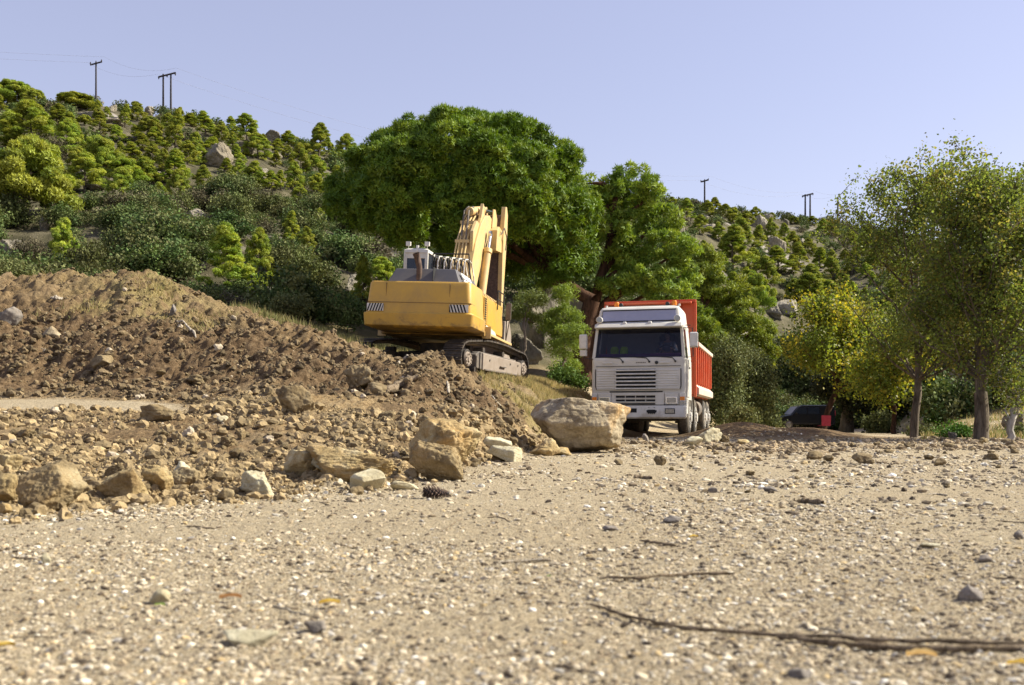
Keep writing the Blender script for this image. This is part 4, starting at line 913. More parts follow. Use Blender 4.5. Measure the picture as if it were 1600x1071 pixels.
for s in (-1, 1):
    c = s*.885
    h_ = B(c-.18, c+.18, -.060, -.0, .85, 1.155).build('headlight', 'white', tr, .02)
    B(c-.15, c+.14, -.069, -.058, .875, 1.055).build('bezel', 'chrome', h_, .01); B(c-.125, c+.115, -.078, -.068, .895, 1.03).build('lens', 'lens', h_, .008)
    x0, x1 = (1.09, 1.235) if s > 0 else (-1.235, -1.09)
    cl = B(x0, x1, -.052, .06, .84, 1.155).build('corner_lamp', 'whitetrim', tr, .015); B(x0+.012, x1-.008, -.062, .04, .955, 1.055).build('amber_lens', 'amber', cl, .01); B(x0+.012, x1-.008, -.060, .04, .87, .93).build('lens', 'lens', cl, .008)
MB().loft([(.48,-1.21,1.21,-.06,.35),(.52,-1.24,1.24,-.10,.4),(.78,-1.245,1.245,-.10,.4),(.825,-1.22,1.22,-.08,.4)], .10, 5).build('bumper', 'white', tr, .015, True)
for s in (-1, 1):
    f = B(s*.86-.145, s*.86+.12, -.112, -.098, .605, .75).build('fog_lamp', 'black', tr, .012); B(s*.86-.125, s*.86+.10, -.120, -.110, .622, .733).build('lens', 'lens', f, .006)
    B(*((-.62, -.02) if s < 0 else (-.0, .0)), -.106, -.098, .64, .75).build('bumper_slot', 'slot', tr, .004) if s < 0 else None
em = MB(); em.prism([(.24,.65),(.28,.62),(.46,.62),(.50,.65),(.505,.70),(.47,.70),(.455,.715),(.27,.715),(.255,.70),(.235,.70)], -.112, -.098, 'y')
for x in (.29,.35,.40,.45): em.box(x-.012, x+.012, -.118, -.111, .60, .63)
em.build('bumper_emblem', 'slot', tr, .004)
for x in (.30, .44): MB().cyl((x,-.10,.77), (0,1,0), .012, .02, 8).build('bolt', 'black', tr)
# wiper fittings, badge strip
for x in (-.9, .60):
    hd = B(x-.04, x+.24 if x > 0 else x+.22, -.045, -.02, 1.935, 1.975).build('grab_handle', 'whitetrim', tr, .01)
bd = MB()
for i in range(6): bd.box(-.05+i*.045, -.05+i*.045+.03, -.026, -.019, 1.945, 1.975)
bd.build('badge', 'steel', tr, .003)
MB().cyl((.49,-.03,1.955), (0,1,0), .045, .03, 16).build('fuel_cap', 'black', tr, .006)
for x, dx in ((-.40,-.55), (.30,-.55), (.98,-.6)):
    wi = MB(); wi.tube([(x,-.03,1.99),(x-.08,-.015,2.08),(x+dx,.005,2.115)], [.016,.012,.009], 6); wi.cyl((x,-.03,1.98), (0,1,0), .028, .04, 10); wi.build('wiper', 'black', tr)
# mirrors
for s in (-1, 1):
    arm = MB(); arm.tube([(s*1.17,.12,2.86),(s*1.42,-.02,2.84),(s*1.44,-.03,2.1),(s*1.25,.05,2.08)], .014, 8); a_ = arm.build('mirror_arm', 'black', tr)
    mh = MB().loft([(2.33,s*1.46-.10,s*1.46+.10,-.09,.04),(2.36,s*1.46-.105,s*1.46+.105,-.12,.05),(2.70,s*1.46-.105,s*1.46+.105,-.12,.05),(2.73,s*1.46-.09,s*1.46+.09,-.08,.04)], .03).build('mirror', 'whitetrim', tr, .012)
    if s < 0: MB().loft([(2.15,-1.555,-1.365,-.09,.03),(2.31,-1.555,-1.365,-.10,.04)], .03).build('mirror', 'whitetrim', tr, .012)
MB().tube([(1.2,.3,2.95),(1.35,.2,2.93)], .012, 6).build('mirror_brace', 'black', tr)
# chassis, steps, tanks
ch_ = MB(); ch_.box(-.42,-.32,.4,8.1,.72,.98); ch_.box(.32,.42,.4,8.1,.72,.98)
for y in (1.3, 2.2, 4.4, 6.0, 7.9): ch_.box(-.32,.32,y,y+.12,.74,.94)
ch_.build('chassis', 'steel', tr, .008)
B(-.9, .9, .42, 1.9, .55, .95).build('engine_block', 'black', tr, .03)
MB().tube([(-.98,1.36,.52),(.98,1.36,.52)], [.09,.09], 12).build('axle', 'steel', tr)
for s in (-1, 1):
    q = MB(); x0, x1 = (.95, 1.24) if s > 0 else (-1.24, -.95)
    pts = [(1.36+.66*math.cos(t), .55+.62*math.sin(t)) for t in [math.pi*k/10 for k in range(11)]]
    for i in range(10): q.prism([pts[i], pts[i+1], (1.36+(pts[i+1][0]-1.36)*1.06, .55+(pts[i+1][1]-.55)*1.06), (1.36+(pts[i][0]-1.36)*1.06, .55+(pts[i][1]-.55)*1.06)], x0, x1)
    q.build('mudguard', 'whitetrim', tr, .004)
    B(x0+.02, x1, .36, .66, .60, .98).build('step', 'whitetrim', tr, .02)
MB().cyl((1.0,4.6,.78), (0,1,0), .27, .9, 20).build('fuel_tank', 'steel', tr, .03, True)
B(-1.2,-.75,4.1,5.0,.5,1.05).build('battery_box', 'steel', tr, .03)
def wheel(y, s, dual):
    xc = s*(1.08 if not dual else 1.0); wd = .30 if not dual else .56
    w_ = MB(); prof = [(.0,.30),(.0,.46),(.04,.51),(.10,.53)]
    h2 = wd/2
    rings = [(-h2,.30),(-h2,.44),(-h2+.03,.50),(-h2+.07,.525),(h2-.07,.525),(h2-.03,.50),(h2,.44),(h2,.30)]
    w_.tube([(xc+a, y, .52) for a, r in rings], [r for a, r in rings], 36)
    for k in range(40):
        t = 2*math.pi*k/40; Mx = Matrix.Translation((xc, y, .52)) @ Matrix.Rotation(t, 4, 'X')
        w_.box(-h2+.05, -.02, -.022, .022, .52, .537, Mx); w_.box(.02, h2-.05, -.022, .022, .52, .537, Mx @ Matrix.Rotation(math.pi/40, 4, 'X'))
    t_ = w_.build('wheel', 'rubber', tr, 0, True)
    r_ = MB(); o = s*(h2+.004); r_.tube([(xc+o-s*.1, y, .52), (xc+o, y, .52), (xc+o-s*.02, y, .52)], [.29,.295,.22], 28); r_.cyl((xc+o-s*.01,y,.52), (1,0,0), .13, .12, 20)
    for k in range(10): t = 2*math.pi*k/10; r_.cyl((xc+o+s*.01, y+.19*math.cos(t), .52+.19*math.sin(t)), (1,0,0), .018, .04, 6)
    r_.build('rim', 'whitetrim', t_, .004, True)
for y in (1.36, 3.15): wheel(y, 1, False); wheel(y, -1, False)
for y in (6.0, 7.35): wheel(y, 1, True); wheel(y, -1, True)
MB().tube([(-.9,6.0,.52),(.9,6.0,.52)], .12, 12).build('axle', 'steel', tr); MB().tube([(-.9,7.35,.52),(.9,7.35,.52)], .12, 12).build('axle', 'steel', tr); MB().tube([(-.9,3.15,.52),(.9,3.15,.52)], .1, 12).build('axle', 'steel', tr)
for y in (2.3, 5.2, 8.15):
    for s in (-1, 1): B(*((.72,1.26) if s > 0 else (-1.26,-.72)), y, y+.012, .35, 1.1).build('mudflap', 'rubber', tr)
# tipper body
hb = MB(); hb.box(-1.27,1.27,2.35,2.42,1.15,3.80); hb.box(-1.31,1.31,2.29,2.47,3.78,3.86)
for s in (-1, 1):
    hb.prism([(2.42,1.2),(2.42,3.79),(2.62,3.79),(2.95,2.7),(2.95,1.2)], s*1.22, s*1.28); hb.box(*((1.25,1.32) if s > 0 else (-1.32,-1.25)), 2.30, 2.44, 1.1, 3.77)
for x in (-.85,-.42,0,.42,.85): hb.box(x-.05,x+.05,2.29,2.35,1.2,3.77)
hb.prism([(1.95,3.72),(1.95,3.77),(2.35,3.81),(2.35,3.74)], -1.2, 1.2)
tb = hb.build('headboard', 'orange', tr, .01)
sd_ = MB()
for s in (-1, 1):
    sd_.prism([(2.9,1.18),(2.9,2.62),(8.2,2.62),(8.2,1.18)], s*1.20, s*1.25)
sd_.box(-1.2,1.2,2.42,8.2,1.12,1.18); bod = sd_.build('tipper_side', 'orange', tr, .008)
for s in (-1, 1):
    rb_ = MB()
    for k in range(8):
        y = 2.98+k*.72
        x0, x1 = (1.25, 1.35) if s > 0 else (-1.35, -1.25)
        rb_.poly([(s*1.25,y-.085,1.44),(s*1.25,y+.085,1.44),(s*1.34,y+.05,1.50),(s*1.34,y-.05,1.50),(s*1.25,y-.085,2.56),(s*1.25,y+.085,2.56),(s*1.33,y+.05,2.56),(s*1.33,y-.05,2.56)],
                 [(0,1,2,3),(4,5,6,7),(0,1,5,4),(1,2,6,5),(2,3,7,6),(3,0,4,7)])
    rb_.build('side_ribs', 'orange', tr, .008)
for s in (-1, 1): B(*((1.17,1.37) if s > 0 else (-1.37,-1.17)), 2.7, 8.25, 2.56, 2.68).build('top_rail', 'orangetop', tr, .02)
for s in (-1, 1): MB().prism([(s*1.24,1.14),(s*1.37,1.18),(s*1.37,1.36),(s*1.25,1.47)], 2.7, 8.25, 'y').build('bottom_rail', 'orangetop', tr, .01)
B(-1.2,1.2,8.16,8.24,1.14,2.6).build('tailgate', 'orange', tr, .01)
# ================================================================= EXCAVATOR (front faces +y)
ex0 = (-1.84, 26.9); EZ = 1.60
ex = empty('crawler_excavator', (ex0[0], ex0[1], EZ), (R(-1.2), R(2.2), R(-22)))
ex.scale = (.94, .94, .94)
tag(ex, 'large yellow crawler excavator seen from behind on the earth bank', 'excavator')
UP = Matrix.Translation((0, 0, .14)) @ Matrix.Rotation(R(11.5), 4, 'Z')
def xb(mb, n, m, bev=.012, par=None, **k): return mb.build(n, m, par or ex, bev, xf=UP, **k)
for s in (-1, 1):
    c = s*1.38; tk = MB(); n = 48; path = []
    Lh, r1 = 2.0, .40
    pts = [(-Lh+r1*0, 0)]
    prof = []
    for k in range(9): t = R(90+180*k/8); prof.append((-Lh+.43*math.cos(t), .46+.43*math.sin(t)))
    for k in range(1, 10): prof.append((-Lh+2*Lh*k/10, .03))
    for k in range(9): t = R(-90+180*k/8); prof.append((Lh+.43*math.cos(t), .46+.43*math.sin(t)))
    prof += [(Lh*.7,.93),(Lh*.35,1.0),(0,1.02),(-Lh*.35,1.02),(-Lh*.7,.95)]
    P_ = [Vector((0, y, z)) for y, z in prof]; L_ = [0]
    for i in range(len(P_)): L_.append(L_[-1]+(P_[(i+1) % len(P_)]-P_[i]).length)
    N_ = 46
    band = MB(); pad = MB()
    def at_(d):
        d %= L_[-1]
        for i in range(len(P_)):
            if L_[i+1] >= d: return P_[i].lerp(P_[(i+1) % len(P_)], (d-L_[i])/(L_[i+1]-L_[i]+1e-9))
    for k in range(N_):
        a, b = at_(L_[-1]*k/N_), at_(L_[-1]*(k+1)/N_); m_ = (a+b)/2; d = (b-a).normalized(); nrm = Vector((0, -d.z, d.y)); 
        if nrm.dot(m_-Vector((0, 0, .45))) < 0: nrm = -nrm
        Mx = Matrix(((1,0,0,c),(0,d.y,nrm.y,m_.y),(0,d.z,nrm.z,m_.z),(0,0,0,1))); l = (b-a).length/2
        pad.box(-.28,.28,-l*.94,l*.94,-.012,.025,Mx); pad.box(-.27,.27,-l*.7,-l*.5,.02,.06,Mx); pad.box(-.27,.27,l*.2,l*.36,.02,.045,Mx)
        band.box(-.13,-.07,-l,l,-.09,-.01,Mx); band.box(.07,.13,-l,l,-.09,-.01,Mx)
    t_ = pad.build('track', 'trackdark', ex, .003); band.build('chain_links', 'steel', t_)
    fm = MB(); fm.prism([(-1.35,.24),(-1.35,.60),(-1.15,.70),(1.55,.66),(1.62,.55),(1.62,.24)], c-.20, c+.20); tf = fm.build('track_frame', 'steel', ex, .015)
    xs = c+s*.20; x0, x1 = (xs, xs+.09) if s > 0 else (xs-.09, xs)
    fp = MB(); fp.prism([(-1.05,.20),(-1.05,.66),(1.72,.60),(1.78,.52),(1.78,.20)], x0, x1); fp.build('side_plate', 'trackplate', tf, .02)
    dt = MB(); o_ = xs+s*.095
    dt.box(*((o_-.01,o_+.05) if s > 0 else (o_-.05,o_+.01)), .12, .50, .36, .385)
    dt.box(*((o_-.01,o_+.03) if s > 0 else (o_-.03,o_+.01)), -.95, 1.7, .20, .235); dt.box(*((o_-.01,o_+.03) if s > 0 else (o_-.03,o_+.01)), -1.32, -1.22, .22, .66)
    for y in (-.6, .9, 1.5): dt.cyl((o_,y,.50), (1,0,0), .03, .03, 10)
    dt.build('step_irons', 'steel', tf, .003)
    for yy, rr in ((-2.0,.38),(2.0,.36)):
        sp = MB(); sp.cyl((c,yy,.46), (1,0,0), rr, .16, 24); sp.cyl((c+s*.14,yy,.46), (1,0,0), .23, .24, 24)
        s_ = sp.build('sprocket' if yy < 0 else 'idler', 'trackdark', ex, .01, smooth=True)
        hb_ = MB(); hb_.cyl((c+s*.275,yy,.42), (1,0,0), .21, .05, 24, r2=.18)
        for k in range(9): t = k*2*math.pi/9; hb_.cyl((c+s*.31, yy+.145*math.cos(t), .42+.145*math.sin(t)), (1,0,0), .022, .03, 8)
        hb_.cyl((c+s*.31,yy,.42), (1,0,0), .07, .03, 16); hb_.build('hub', 'trackplate', s_, .004)
    for k in range(7): MB().cyl((c,-1.35+k*.44,.17), (1,0,0), .11, .44, 14).build('roller', 'trackdark', ex, .008)
    for y in (-.7,.7): MB().cyl((c,y,.76), (1,0,0), .08, .3, 14).build('roller', 'trackdark', ex, .008)
cb = MB(); cb.box(-1.2,1.2,-.6,.6,.32,.72); cb.prism([(-1.2,.3),(-.6,.75),(.6,.75),(1.2,.3)], -.5, .5); cb.build('undercarriage', 'trackdark', ex, .03)
MB().cyl((0,0,.84), (0,0,1), .72, .24, 32).build('slew_ring', 'trackdark', ex, .01, True)
# upper structure: counterweight with rounded plan
def cwplan(y0, hw, dep, crn=.25): return y0, hw, dep, crn
cw = MB(); cw.loft([(1.00,-1.30,1.30,-2.86,-1.4),(1.06,-1.46,1.46,-3.0,-1.4),(1.38,-1.48,1.48,-3.04,-1.4),(1.40,-1.42,1.42,-3.0,-1.4),(2.16,-1.36,1.36,-2.93,-1.4),(2.22,-1.33,1.33,-2.89,-1.4)], .13, 5)
c_w = xb(cw, 'counterweight', 'yellow', .02, smooth=True)
gv = MB(); gv.box(-1.40,1.40,-2.988,-2.5,1.655,1.663)
for x in (-.88, .82): gv.box(x-.002,x+.002,-2.962,-2.6,1.42,2.17)
xb(gv, 'weld_seam', 'rust', 0, c_w)
# rusty scuffs where the paint is worn through
def stripes(x0, x1, z0, z1, y, slant, par):
    bp = MB(); bp.box(x0,x1,y-.006,y,z0,z1); p = xb(bp, 'warning_plate', 'white', .002, par); k = MB(); n = 6; w_ = (x1-x0)/n
    for i in range(n):
        a = x0+i*w_; 
        pts = [(a,z0),(a+w_*.48,z0),(a+w_*.48+slant,z1),(a+slant,z1)]
        pts = [(min(max(px_, x0), x1), pz) for px_, pz in pts]; k.prism(pts, y-.010, y-.0065, 'y')
    xb(k, 'stripes', 'slot', 0, p)
stripes(-1.37,-.92,1.42,1.62,-3.008,.07,c_w); stripes(.84,1.34,1.42,1.62,-3.008,-.07,c_w)
# engine house and side panels
eh = MB(); eh.box(-1.36,1.36,-1.42,1.3,1.12,2.1); xb(eh, 'engine_house', 'yellow', .02)
fl = MB(); fl.box(-1.46,1.46,-1.5,1.75,.97,1.12); xb(fl, 'turntable_deck', 'yellow', .02)
for s in (1, -1):
    o_ = s*1.36; d = MB(); x0, x1 = (o_, o_+.035) if s > 0 else (o_-.035, o_)
    d.prism([(-1.34,1.2),(-1.34,2.06),(1.05,1.98),(1.28,1.5),(1.28,1.2)], x0, x1); dd = xb(d, 'side_door', 'yellow', .015)
    v_ = MB()
    for k in range(14): v_.box(*((o_+.03,o_+.05) if s > 0 else (o_-.05,o_-.03)), -1.30, -1.12, 1.22+k*.06, 1.25+k*.06)
    xb(v_, 'vent_louvres', 'slot', 0, dd)
    p = MB(); p.box(*((o_+.033,o_+.045) if s > 0 else (o_-.045,o_-.033)), -.98, -.25, 1.33, 1.92); xb(p, 'hatch', 'yellow', .006, dd)
    p = MB(); p.prism([(-1.05,1.14),(-1.05,1.32),(.2,1.24),(.4,1.14)], *((o_+.036,o_+.04) if s > 0 else (o_-.04,o_-.036))); xb(p, 'pale_panel', 'white', .002, dd)
    p = MB(); p.box(*((o_-.02,o_+.22) if s > 0 else (o_-.22,o_+.02)), -1.3, 1.9, 1.0, 1.07); xb(p, 'side_step', 'boomy', .01)
    p = MB(); p.box(*((o_-.0,o_+.24) if s > 0 else (o_-.24,o_)), -1.34, -1.30, .92, 1.24); xb(p, 'step_bracket', 'boomy', .006)
    p = MB()
    for y in (.3, 1.2): p.tube([(o_+s*.06,y,1.9),(o_+s*.06,y,2.45)], .018, 8)
    p.tube([(o_+s*.06,.3,2.45),(o_+s*.06,1.2,2.45),(o_+s*.06,1.7,2.1),(o_+s*.06,1.75,1.1)], .018, 8); p.tube([(o_+s*.06,.3,2.2),(o_+s*.06,1.2,2.2)], .014, 8)
    xb(p, 'handrail', 'black', 0)
    p = MB()
    for k in range(9): p.tube([(o_-s*.04,-1.2+k*.2,2.1),(o_-s*.04,-1.15+k*.2,2.17),(o_-s*.04,-1.07+k*.2,2.17),(o_-s*.04,-1.03+k*.2,2.1)], .015, 6)
    xb(p, 'lifting_lugs', 'boomy', 0)
hd = MB(); hd.poly([(-.95,-2.72,2.2),(1.02,-2.72,2.2),(1.18,-.6,2.1),(-.95,-.6,2.1),(-.80,-2.45,2.62),(.82,-2.45,2.62),(.90,-.7,2.58),(-.80,-.7,2.58)], [(3,2,1,0),(4,5,6,7),(0,1,5,4),(1,2,6,5),(2,3,7,6),(3,0,4,7)])
hh = xb(hd, 'engine_hood', 'hood', .02)
sm = MB(); sm.box(.28,.29,-2.7,-2.43,2.2,2.63, Matrix.Identity(4)); xb(sm, 'hood_seam', 'slot', 0, hh)
gr_ = MB()
for k in range(4):
    for j in range(2):
        y0 = -2.3+k*.27; q = j*.17
        gr_.poly([(1.075-.085*j/1+.006,y0,2.24+q),(1.09-.085*j+.006,y0+.2,2.24+q),(1.02-.085*j+.006,y0+.2,2.38+q),(1.005-.085*j+.006,y0,2.38+q)], [(0,1,2,3)])
xb(gr_, 'hood_grille', 'white', 0, hh)
pi = MB(); pi.tube([(-.12,-2.6,2.1),(-.12,-2.6,2.62),(-.16,-2.62,2.80),(-.20,-2.70,2.98)], [.075,.075,.085,.095], 16, False); pi.tube([(-.12,-2.6,2.1),(-.12,-2.6,2.62),(-.16,-2.62,2.80),(-.20,-2.695,2.975)], [.06,.06,.07,.08], 16, False)
xb(pi, 'exhaust_pipe', 'rust', 0, smooth=True)
# cab
cx0, cx1, cy0, cy1 = -1.46, -.72, .35, 1.75
cf = MB()
for x in (cx0, cx1):
    for y in (cy0, cy1): cf.tube([(x+(.03 if x < -1 else -.03),y,1.15),(x+(.03 if x < -1 else -.03),y,3.62)], .035, 8)
cf.box(cx0,cx1,cy0,cy1,1.12,2.2); cabf = xb(cf, 'operator_cab', 'white', .02)
cr_ = MB(); cr_.loft([(3.52,cx0-.02,cx1+.02,cy0-.04,cy1+.05),(3.62,cx0,cx1,cy0-.02,cy1),(3.66,cx0+.06,cx1-.06,cy0+.05,cy1-.06)], .08); xb(cr_, 'roof', 'white', .01, cabf)
cr2 = MB(); cr2.box(cx0+.02,cx1-.02,cy0-.01,cy0+.03,3.36,3.54); cr2.box(cx0+.0,cx0+.10,cy0-.012,cy0+.03,2.3,3.5); cr2.box(cx1-.10,cx1,cy0-.012,cy0+.03,2.3,3.5); xb(cr2, 'rear_panel', 'white', .008, cabf)
for nm, bx in (('rear_window', (cx0+.1,cx1-.1,cy0,cy0+.012,2.2,3.37)), ('front_window', (cx0+.05,cx1-.05,cy1-.01,cy1,1.9,3.5)), ('side_window', (cx0,cx0+.012,cy0+.05,cy1-.05,2.2,3.5)), ('side_window', (cx1-.012,cx1,cy0+.05,cy1-.05,2.2,3.5))):
    xb(B(*bx), nm, 'cabglass', 0, cabf)
st2 = MB().loft([(2.1,-1.28,-.88,.8,.95),(2.95,-1.25,-.91,.72,.86)], .05); xb(st2, 'operator_seat', 'interior', .02, cabf)
for x in (-1.36, -.79):
    l = MB(); l.tube([(x,cy0+.1,3.62),(x,cy0+.1,3.74)], .012, 6); l.box(x-.07,x+.07,cy0+.04,cy0+.12,3.74,3.86); xb(l, 'work_lamp', 'whitetrim', .012, cabf)
bl = MB(); bl.cyl((-1.07,cy0+.05,3.70), (0,0,1), .045, .10, 12); bl.cyl((-1.07,cy0-.03,3.58), (0,1,0), .05, .06, 12); xb(bl, 'beacon', 'whitetrim', .005, cabf)
# hoses looping over behind the boom foot
for k in range(10):
    x = -.43+k*.098; h_ = MB(); z = 3.42-.01*k
    h_.tube([(x,.05,2.45),(x-.01,.02,2.9),(x,.02,z-.16),(x+.02,.1,z-.03),(x+.05,.30,z),(x+.08,.55,z-.06),(x+.12,.75,z-.4),(x+.14,.82,2.6)], .021, 8); xb(h_, 'hydraulic_hose', 'whitetrim' if k % 2 else 'black', 0, smooth=True)
rl_ = MB(); rl_.tube([(-.48,.0,3.44),(.58,.0,3.44)], .02, 8); rl_.tube([(.58,.0,3.44),(.62,.02,2.9),(.72,.05,2.5)], .02, 8); rl_.tube([(-.48,0,3.44),(-.48,0,2.4)], .02, 8); xb(rl_, 'hose_rack', 'black', 0)
# boom: gooseneck from the foot up and forwards
prof_t = [(.55,2.35),(.85,3.1),(1.35,4.0),(1.95,4.70),(2.55,5.10),(3.15,5.22),(3.75,5.15)]
prof_b = [(3.95,4.75),(3.45,4.62),(2.9,4.35),(2.45,3.9),(2.05,3.3),(1.6,2.6),(1.2,1.95),(.75,1.8)]
bo = MB(); bo.prism(prof_t+prof_b, -.04, .46); bm_ = xb(bo, 'boom', 'boomy', .02)
br = MB()
br.prism([(1.2,3.7),(1.2,4.35),(1.65,4.75),(2.0,4.7),(2.2,4.95),(2.45,5.45),(2.6,5.3),(2.75,4.9)], .30, .40)
br.prism([(3.4,4.9),(3.5,5.5),(3.8,5.55),(4.2,5.25),(4.2,4.6),(3.7,4.6)], .46, .50); br.prism([(3.4,4.9),(3.5,5.5),(3.8,5.55),(4.2,5.25),(4.2,4.6),(3.7,4.6)], -.08, -.04)
br.prism([(3.2,4.12),(3.25,4.78),(3.55,4.95),(4.12,4.9),(4.12,4.2)], .463, .70)
xb(br, 'brackets', 'boomy', .012, bm_)
pp = MB()
for k, x in enumerate((-.10, -.02, .10, .20)):
    off = .05+.02*k
    pts = [(x,y-.09,z+.07) for y, z in prof_t[0:5]]; pp.tube(pts, .027, 8)
    pp.box(x-.04,x+.04,.92,1.02,3.3,3.42); 
for y, z in ((.85,3.1),(1.35,4.0),(1.9,4.68)): pp.box(-.16,.28,y-.14,y-.08,z,z+.09)
xb(pp, 'pipes', 'boomy', 0, bm_, smooth=True)
hs_ = MB()
xb(MB().tube([(.14,1.35,4.1),(.12,1.5,4.55),(.12,1.7,5.05),(.19,1.9,5.22),(.24,2.2,5.1),(.26,2.4,4.95)], .028, 8), 'hydraulic_hose', 'steel', 0, smooth=True)
for x in (.0,): hs_.tube([(x,1.35,4.1),(x-.02,1.5,4.55),(x-.02,1.7,5.05),(x+.05,1.9,5.22),(x+.1,2.2,5.1),(x+.12,2.4,4.95)], .028, 8)
_h2 = MB().tube([(.75,3.6,4.7),(.82,3.8,4.95),(.85,4.1,4.7),(.8,4.2,4.3)], .02, 8); xb(_h2, 'hydraulic_hose', 'steel', 0, smooth=True)
xb(hs_, 'hydraulic_hose', 'steel', 0, smooth=True)
ac = MB(); ac.tube([(.12,1.75,5.05),(.14,3.3,5.42)], .13, 16); ac.tube([(.14,3.3,5.42),(.16,3.35,5.43)], .15, 16); xb(ac, 'stick_cylinder', 'boomy', .01, smooth=True)
rd = MB(); rd.tube([(.14,3.3,5.42),(.20,4.45,5.62)], .06, 12); xb(rd, 'cylinder_rod', 'chrome', 0, smooth=True)
for x in (.585, -.16):
    hc = MB(); hc.tube([(x,1.55,1.6),(x,2.45,3.95)], .12, 16); hc.tube([(x,2.42,3.88),(x,2.48,4.02)], .145, 16); xb(hc, 'boom_cylinder', 'boomy', .01, smooth=True)
    rd = MB(); rd.tube([(x,2.48,4.0),(x,2.75,4.55)], .06, 12); rd.cyl((x,2.75,4.55), (1,0,0), .11, .1, 14); xb(rd, 'cylinder_rod', 'chrome', 0, smooth=True)
# stick hanging down beyond the boom, bucket on the ground
sk = MB(); prof_s = [(4.25,5.74),(4.46,5.78),(4.66,5.55),(4.70,4.9),(4.52,3.2),(4.40,1.9),(4.25,1.9),(4.15,3.2),(4.05,4.6)]
sk.prism(prof_s, -.02, .07); sk.prism(prof_s, .60, .74); sk.box(.05,.61,4.35,4.42,2.0,5.5); s_k = xb(sk, 'stick', 'boomy', .012)
dk_ = MB(); dk_.box(.072,.598,4.16,4.34,1.95,5.45); xb(dk_, 'stick_back_shade', 'rust', .01, s_k)  # shade on the stick's back face put in as dark colour, not rust
bc = MB(); bc.tube([(.25,4.9,4.9),(.25,4.95,3.5)], .10, 14); xb(bc, 'bucket_cylinder', 'boomy', .01, smooth=True)
bk = MB(); bpr = [(4.0,1.95),(4.75,2.05),(5.2,1.6),(5.25,1.0),(4.9,.55),(4.3,.45),(3.9,.6)]
inner = [(4.05,1.85),(4.7,1.93),(5.08,1.55),(5.13,1.05),(4.85,.68),(4.3,.58),(3.95,.68)]
bk.prism(bpr, -.42, -.37); bk.prism(bpr, .87, .93)
for i in range(1, 6): bk.prism([bpr[i], bpr[i+1], inner[i+1], inner[i]], -.37, .87)
for k in range(5): bk.box(-.35+k*.28,-.22+k*.28,3.68,3.95,.58,.66)
xb(bk, 'bucket', 'trackplate', .012)
lk_ = MB(); lk_.prism([(4.2,1.9),(4.75,2.1),(5.0,2.5),(4.8,2.6),(4.4,2.3)], .1, .42); xb(lk_, 'bucket_link', 'steel', .01)
# mirror and lamp on the right front corner
mr = MB(); mr.tube([(1.45,1.6,1.1),(1.55,1.65,1.9),(1.5,1.6,2.3)], .018, 8); mr.box(1.42,1.58,1.56,1.60,1.75,2.25); xb(mr, 'mirror', 'steel', .01)
# ================================================================= parked van, red chair
van = empty('parked_van', tuple((0, 0, 0))); vx, vy = (1254-800)*64/F, 64.0
van.location = (vx, vy, hz(vx, vy)-.02); van.rotation_euler = (0, 0, R(6)); van.scale = (.86, .86, .86); tag(van, 'small black van parked in the shade under the trees, nose to the left', 'van')
vb = MB(); side = [(-2.15,.35),(-2.2,.62),(-2.1,.86),(-1.75,1.0),(-1.2,1.08),(-.62,1.68),(-.35,1.78),(1.9,1.80),(2.12,1.66),(2.18,1.0),(2.2,.35)]
vb.prism([(x, z) for x, z in side], -.86, .86, 'y'); vbody = vb.build('body', 'carpaint', van, .06, seg=3)
wn = MB(); wn.poly([(-1.02,-.866,1.14),(-.02,-.866,1.14),(-.02,-.866,1.64),(-.55,-.866,1.62)], [(0,1,2,3)]); wn.poly([(.06,-.866,1.14),(.95,-.866,1.14),(.95,-.866,1.64),(.06,-.866,1.64)], [(0,1,2,3)]); wn.build('side_window', 'cabglass', van)
MB().poly([(-1.21,-.72,1.10),(-1.21,.72,1.10),(-.66,.66,1.68),(-.66,-.66,1.68)], [(0,1,2,3)]).build('windscreen', 'visor', van)
B(-2.22,-2.08,-.8,-.5,.68,.84).build('headlight', 'lens', van, .03); B(-2.22,-2.08,.5,.8,.68,.84).build('headlight', 'lens', van, .03); B(2.14,2.2,-.84,-.7,1.0,1.4).build('tail_light', 'red', van, .02)
B(-.9,-.75,-1.0,-.86,1.12,1.28).build('mirror', 'carpaint', van, .03)
for x in (-1.4, 1.35):
    for s in (-1, 1):
        wv = MB(); wv.cyl((x,s*.78,.32), (0,1,0), .32, .2, 28).build('wheel', 'rubber', van, .02, True); MB().cyl((x,s*.87,.32), (0,1,0), .21, .05, 20).build('rim', 'chrome', van, .01, True)
cY = 43.0; cx_ = (1291-800)*cY/F
chair = empty('folding_chair', (cx_, cY, hz(cx_, cY))); tag(chair, 'red canvas folding chair at the foot of the leaning tree', 'chair'); chair.rotation_euler = (0, 0, R(8)); chair.scale = (.85, .85, .85)
MB().poly([(-.24,0,.42),(.24,0,.40),(.29,.06,.93),(-.22,.06,.95),(-.24,.03,.42),(.24,.03,.40),(.29,.09,.93),(-.22,.09,.95)], [(0,1,2,3),(7,6,5,4),(0,4,5,1),(1,5,6,2),(2,6,7,3),(3,7,4,0)]).build('backrest', 'red', chair, .01)
B(-.25,.25,.03,.5,.40,.43).build('seat', 'red', chair, .01)
for x0, x1, y in ((-.25,.25,.02), (.25,-.25,.02), (-.25,.25,.48), (.25,-.25,.48)): MB().tube([(x0,y,.0),(x1,y,.43)], .012, 8).build('leg', 'black', chair)
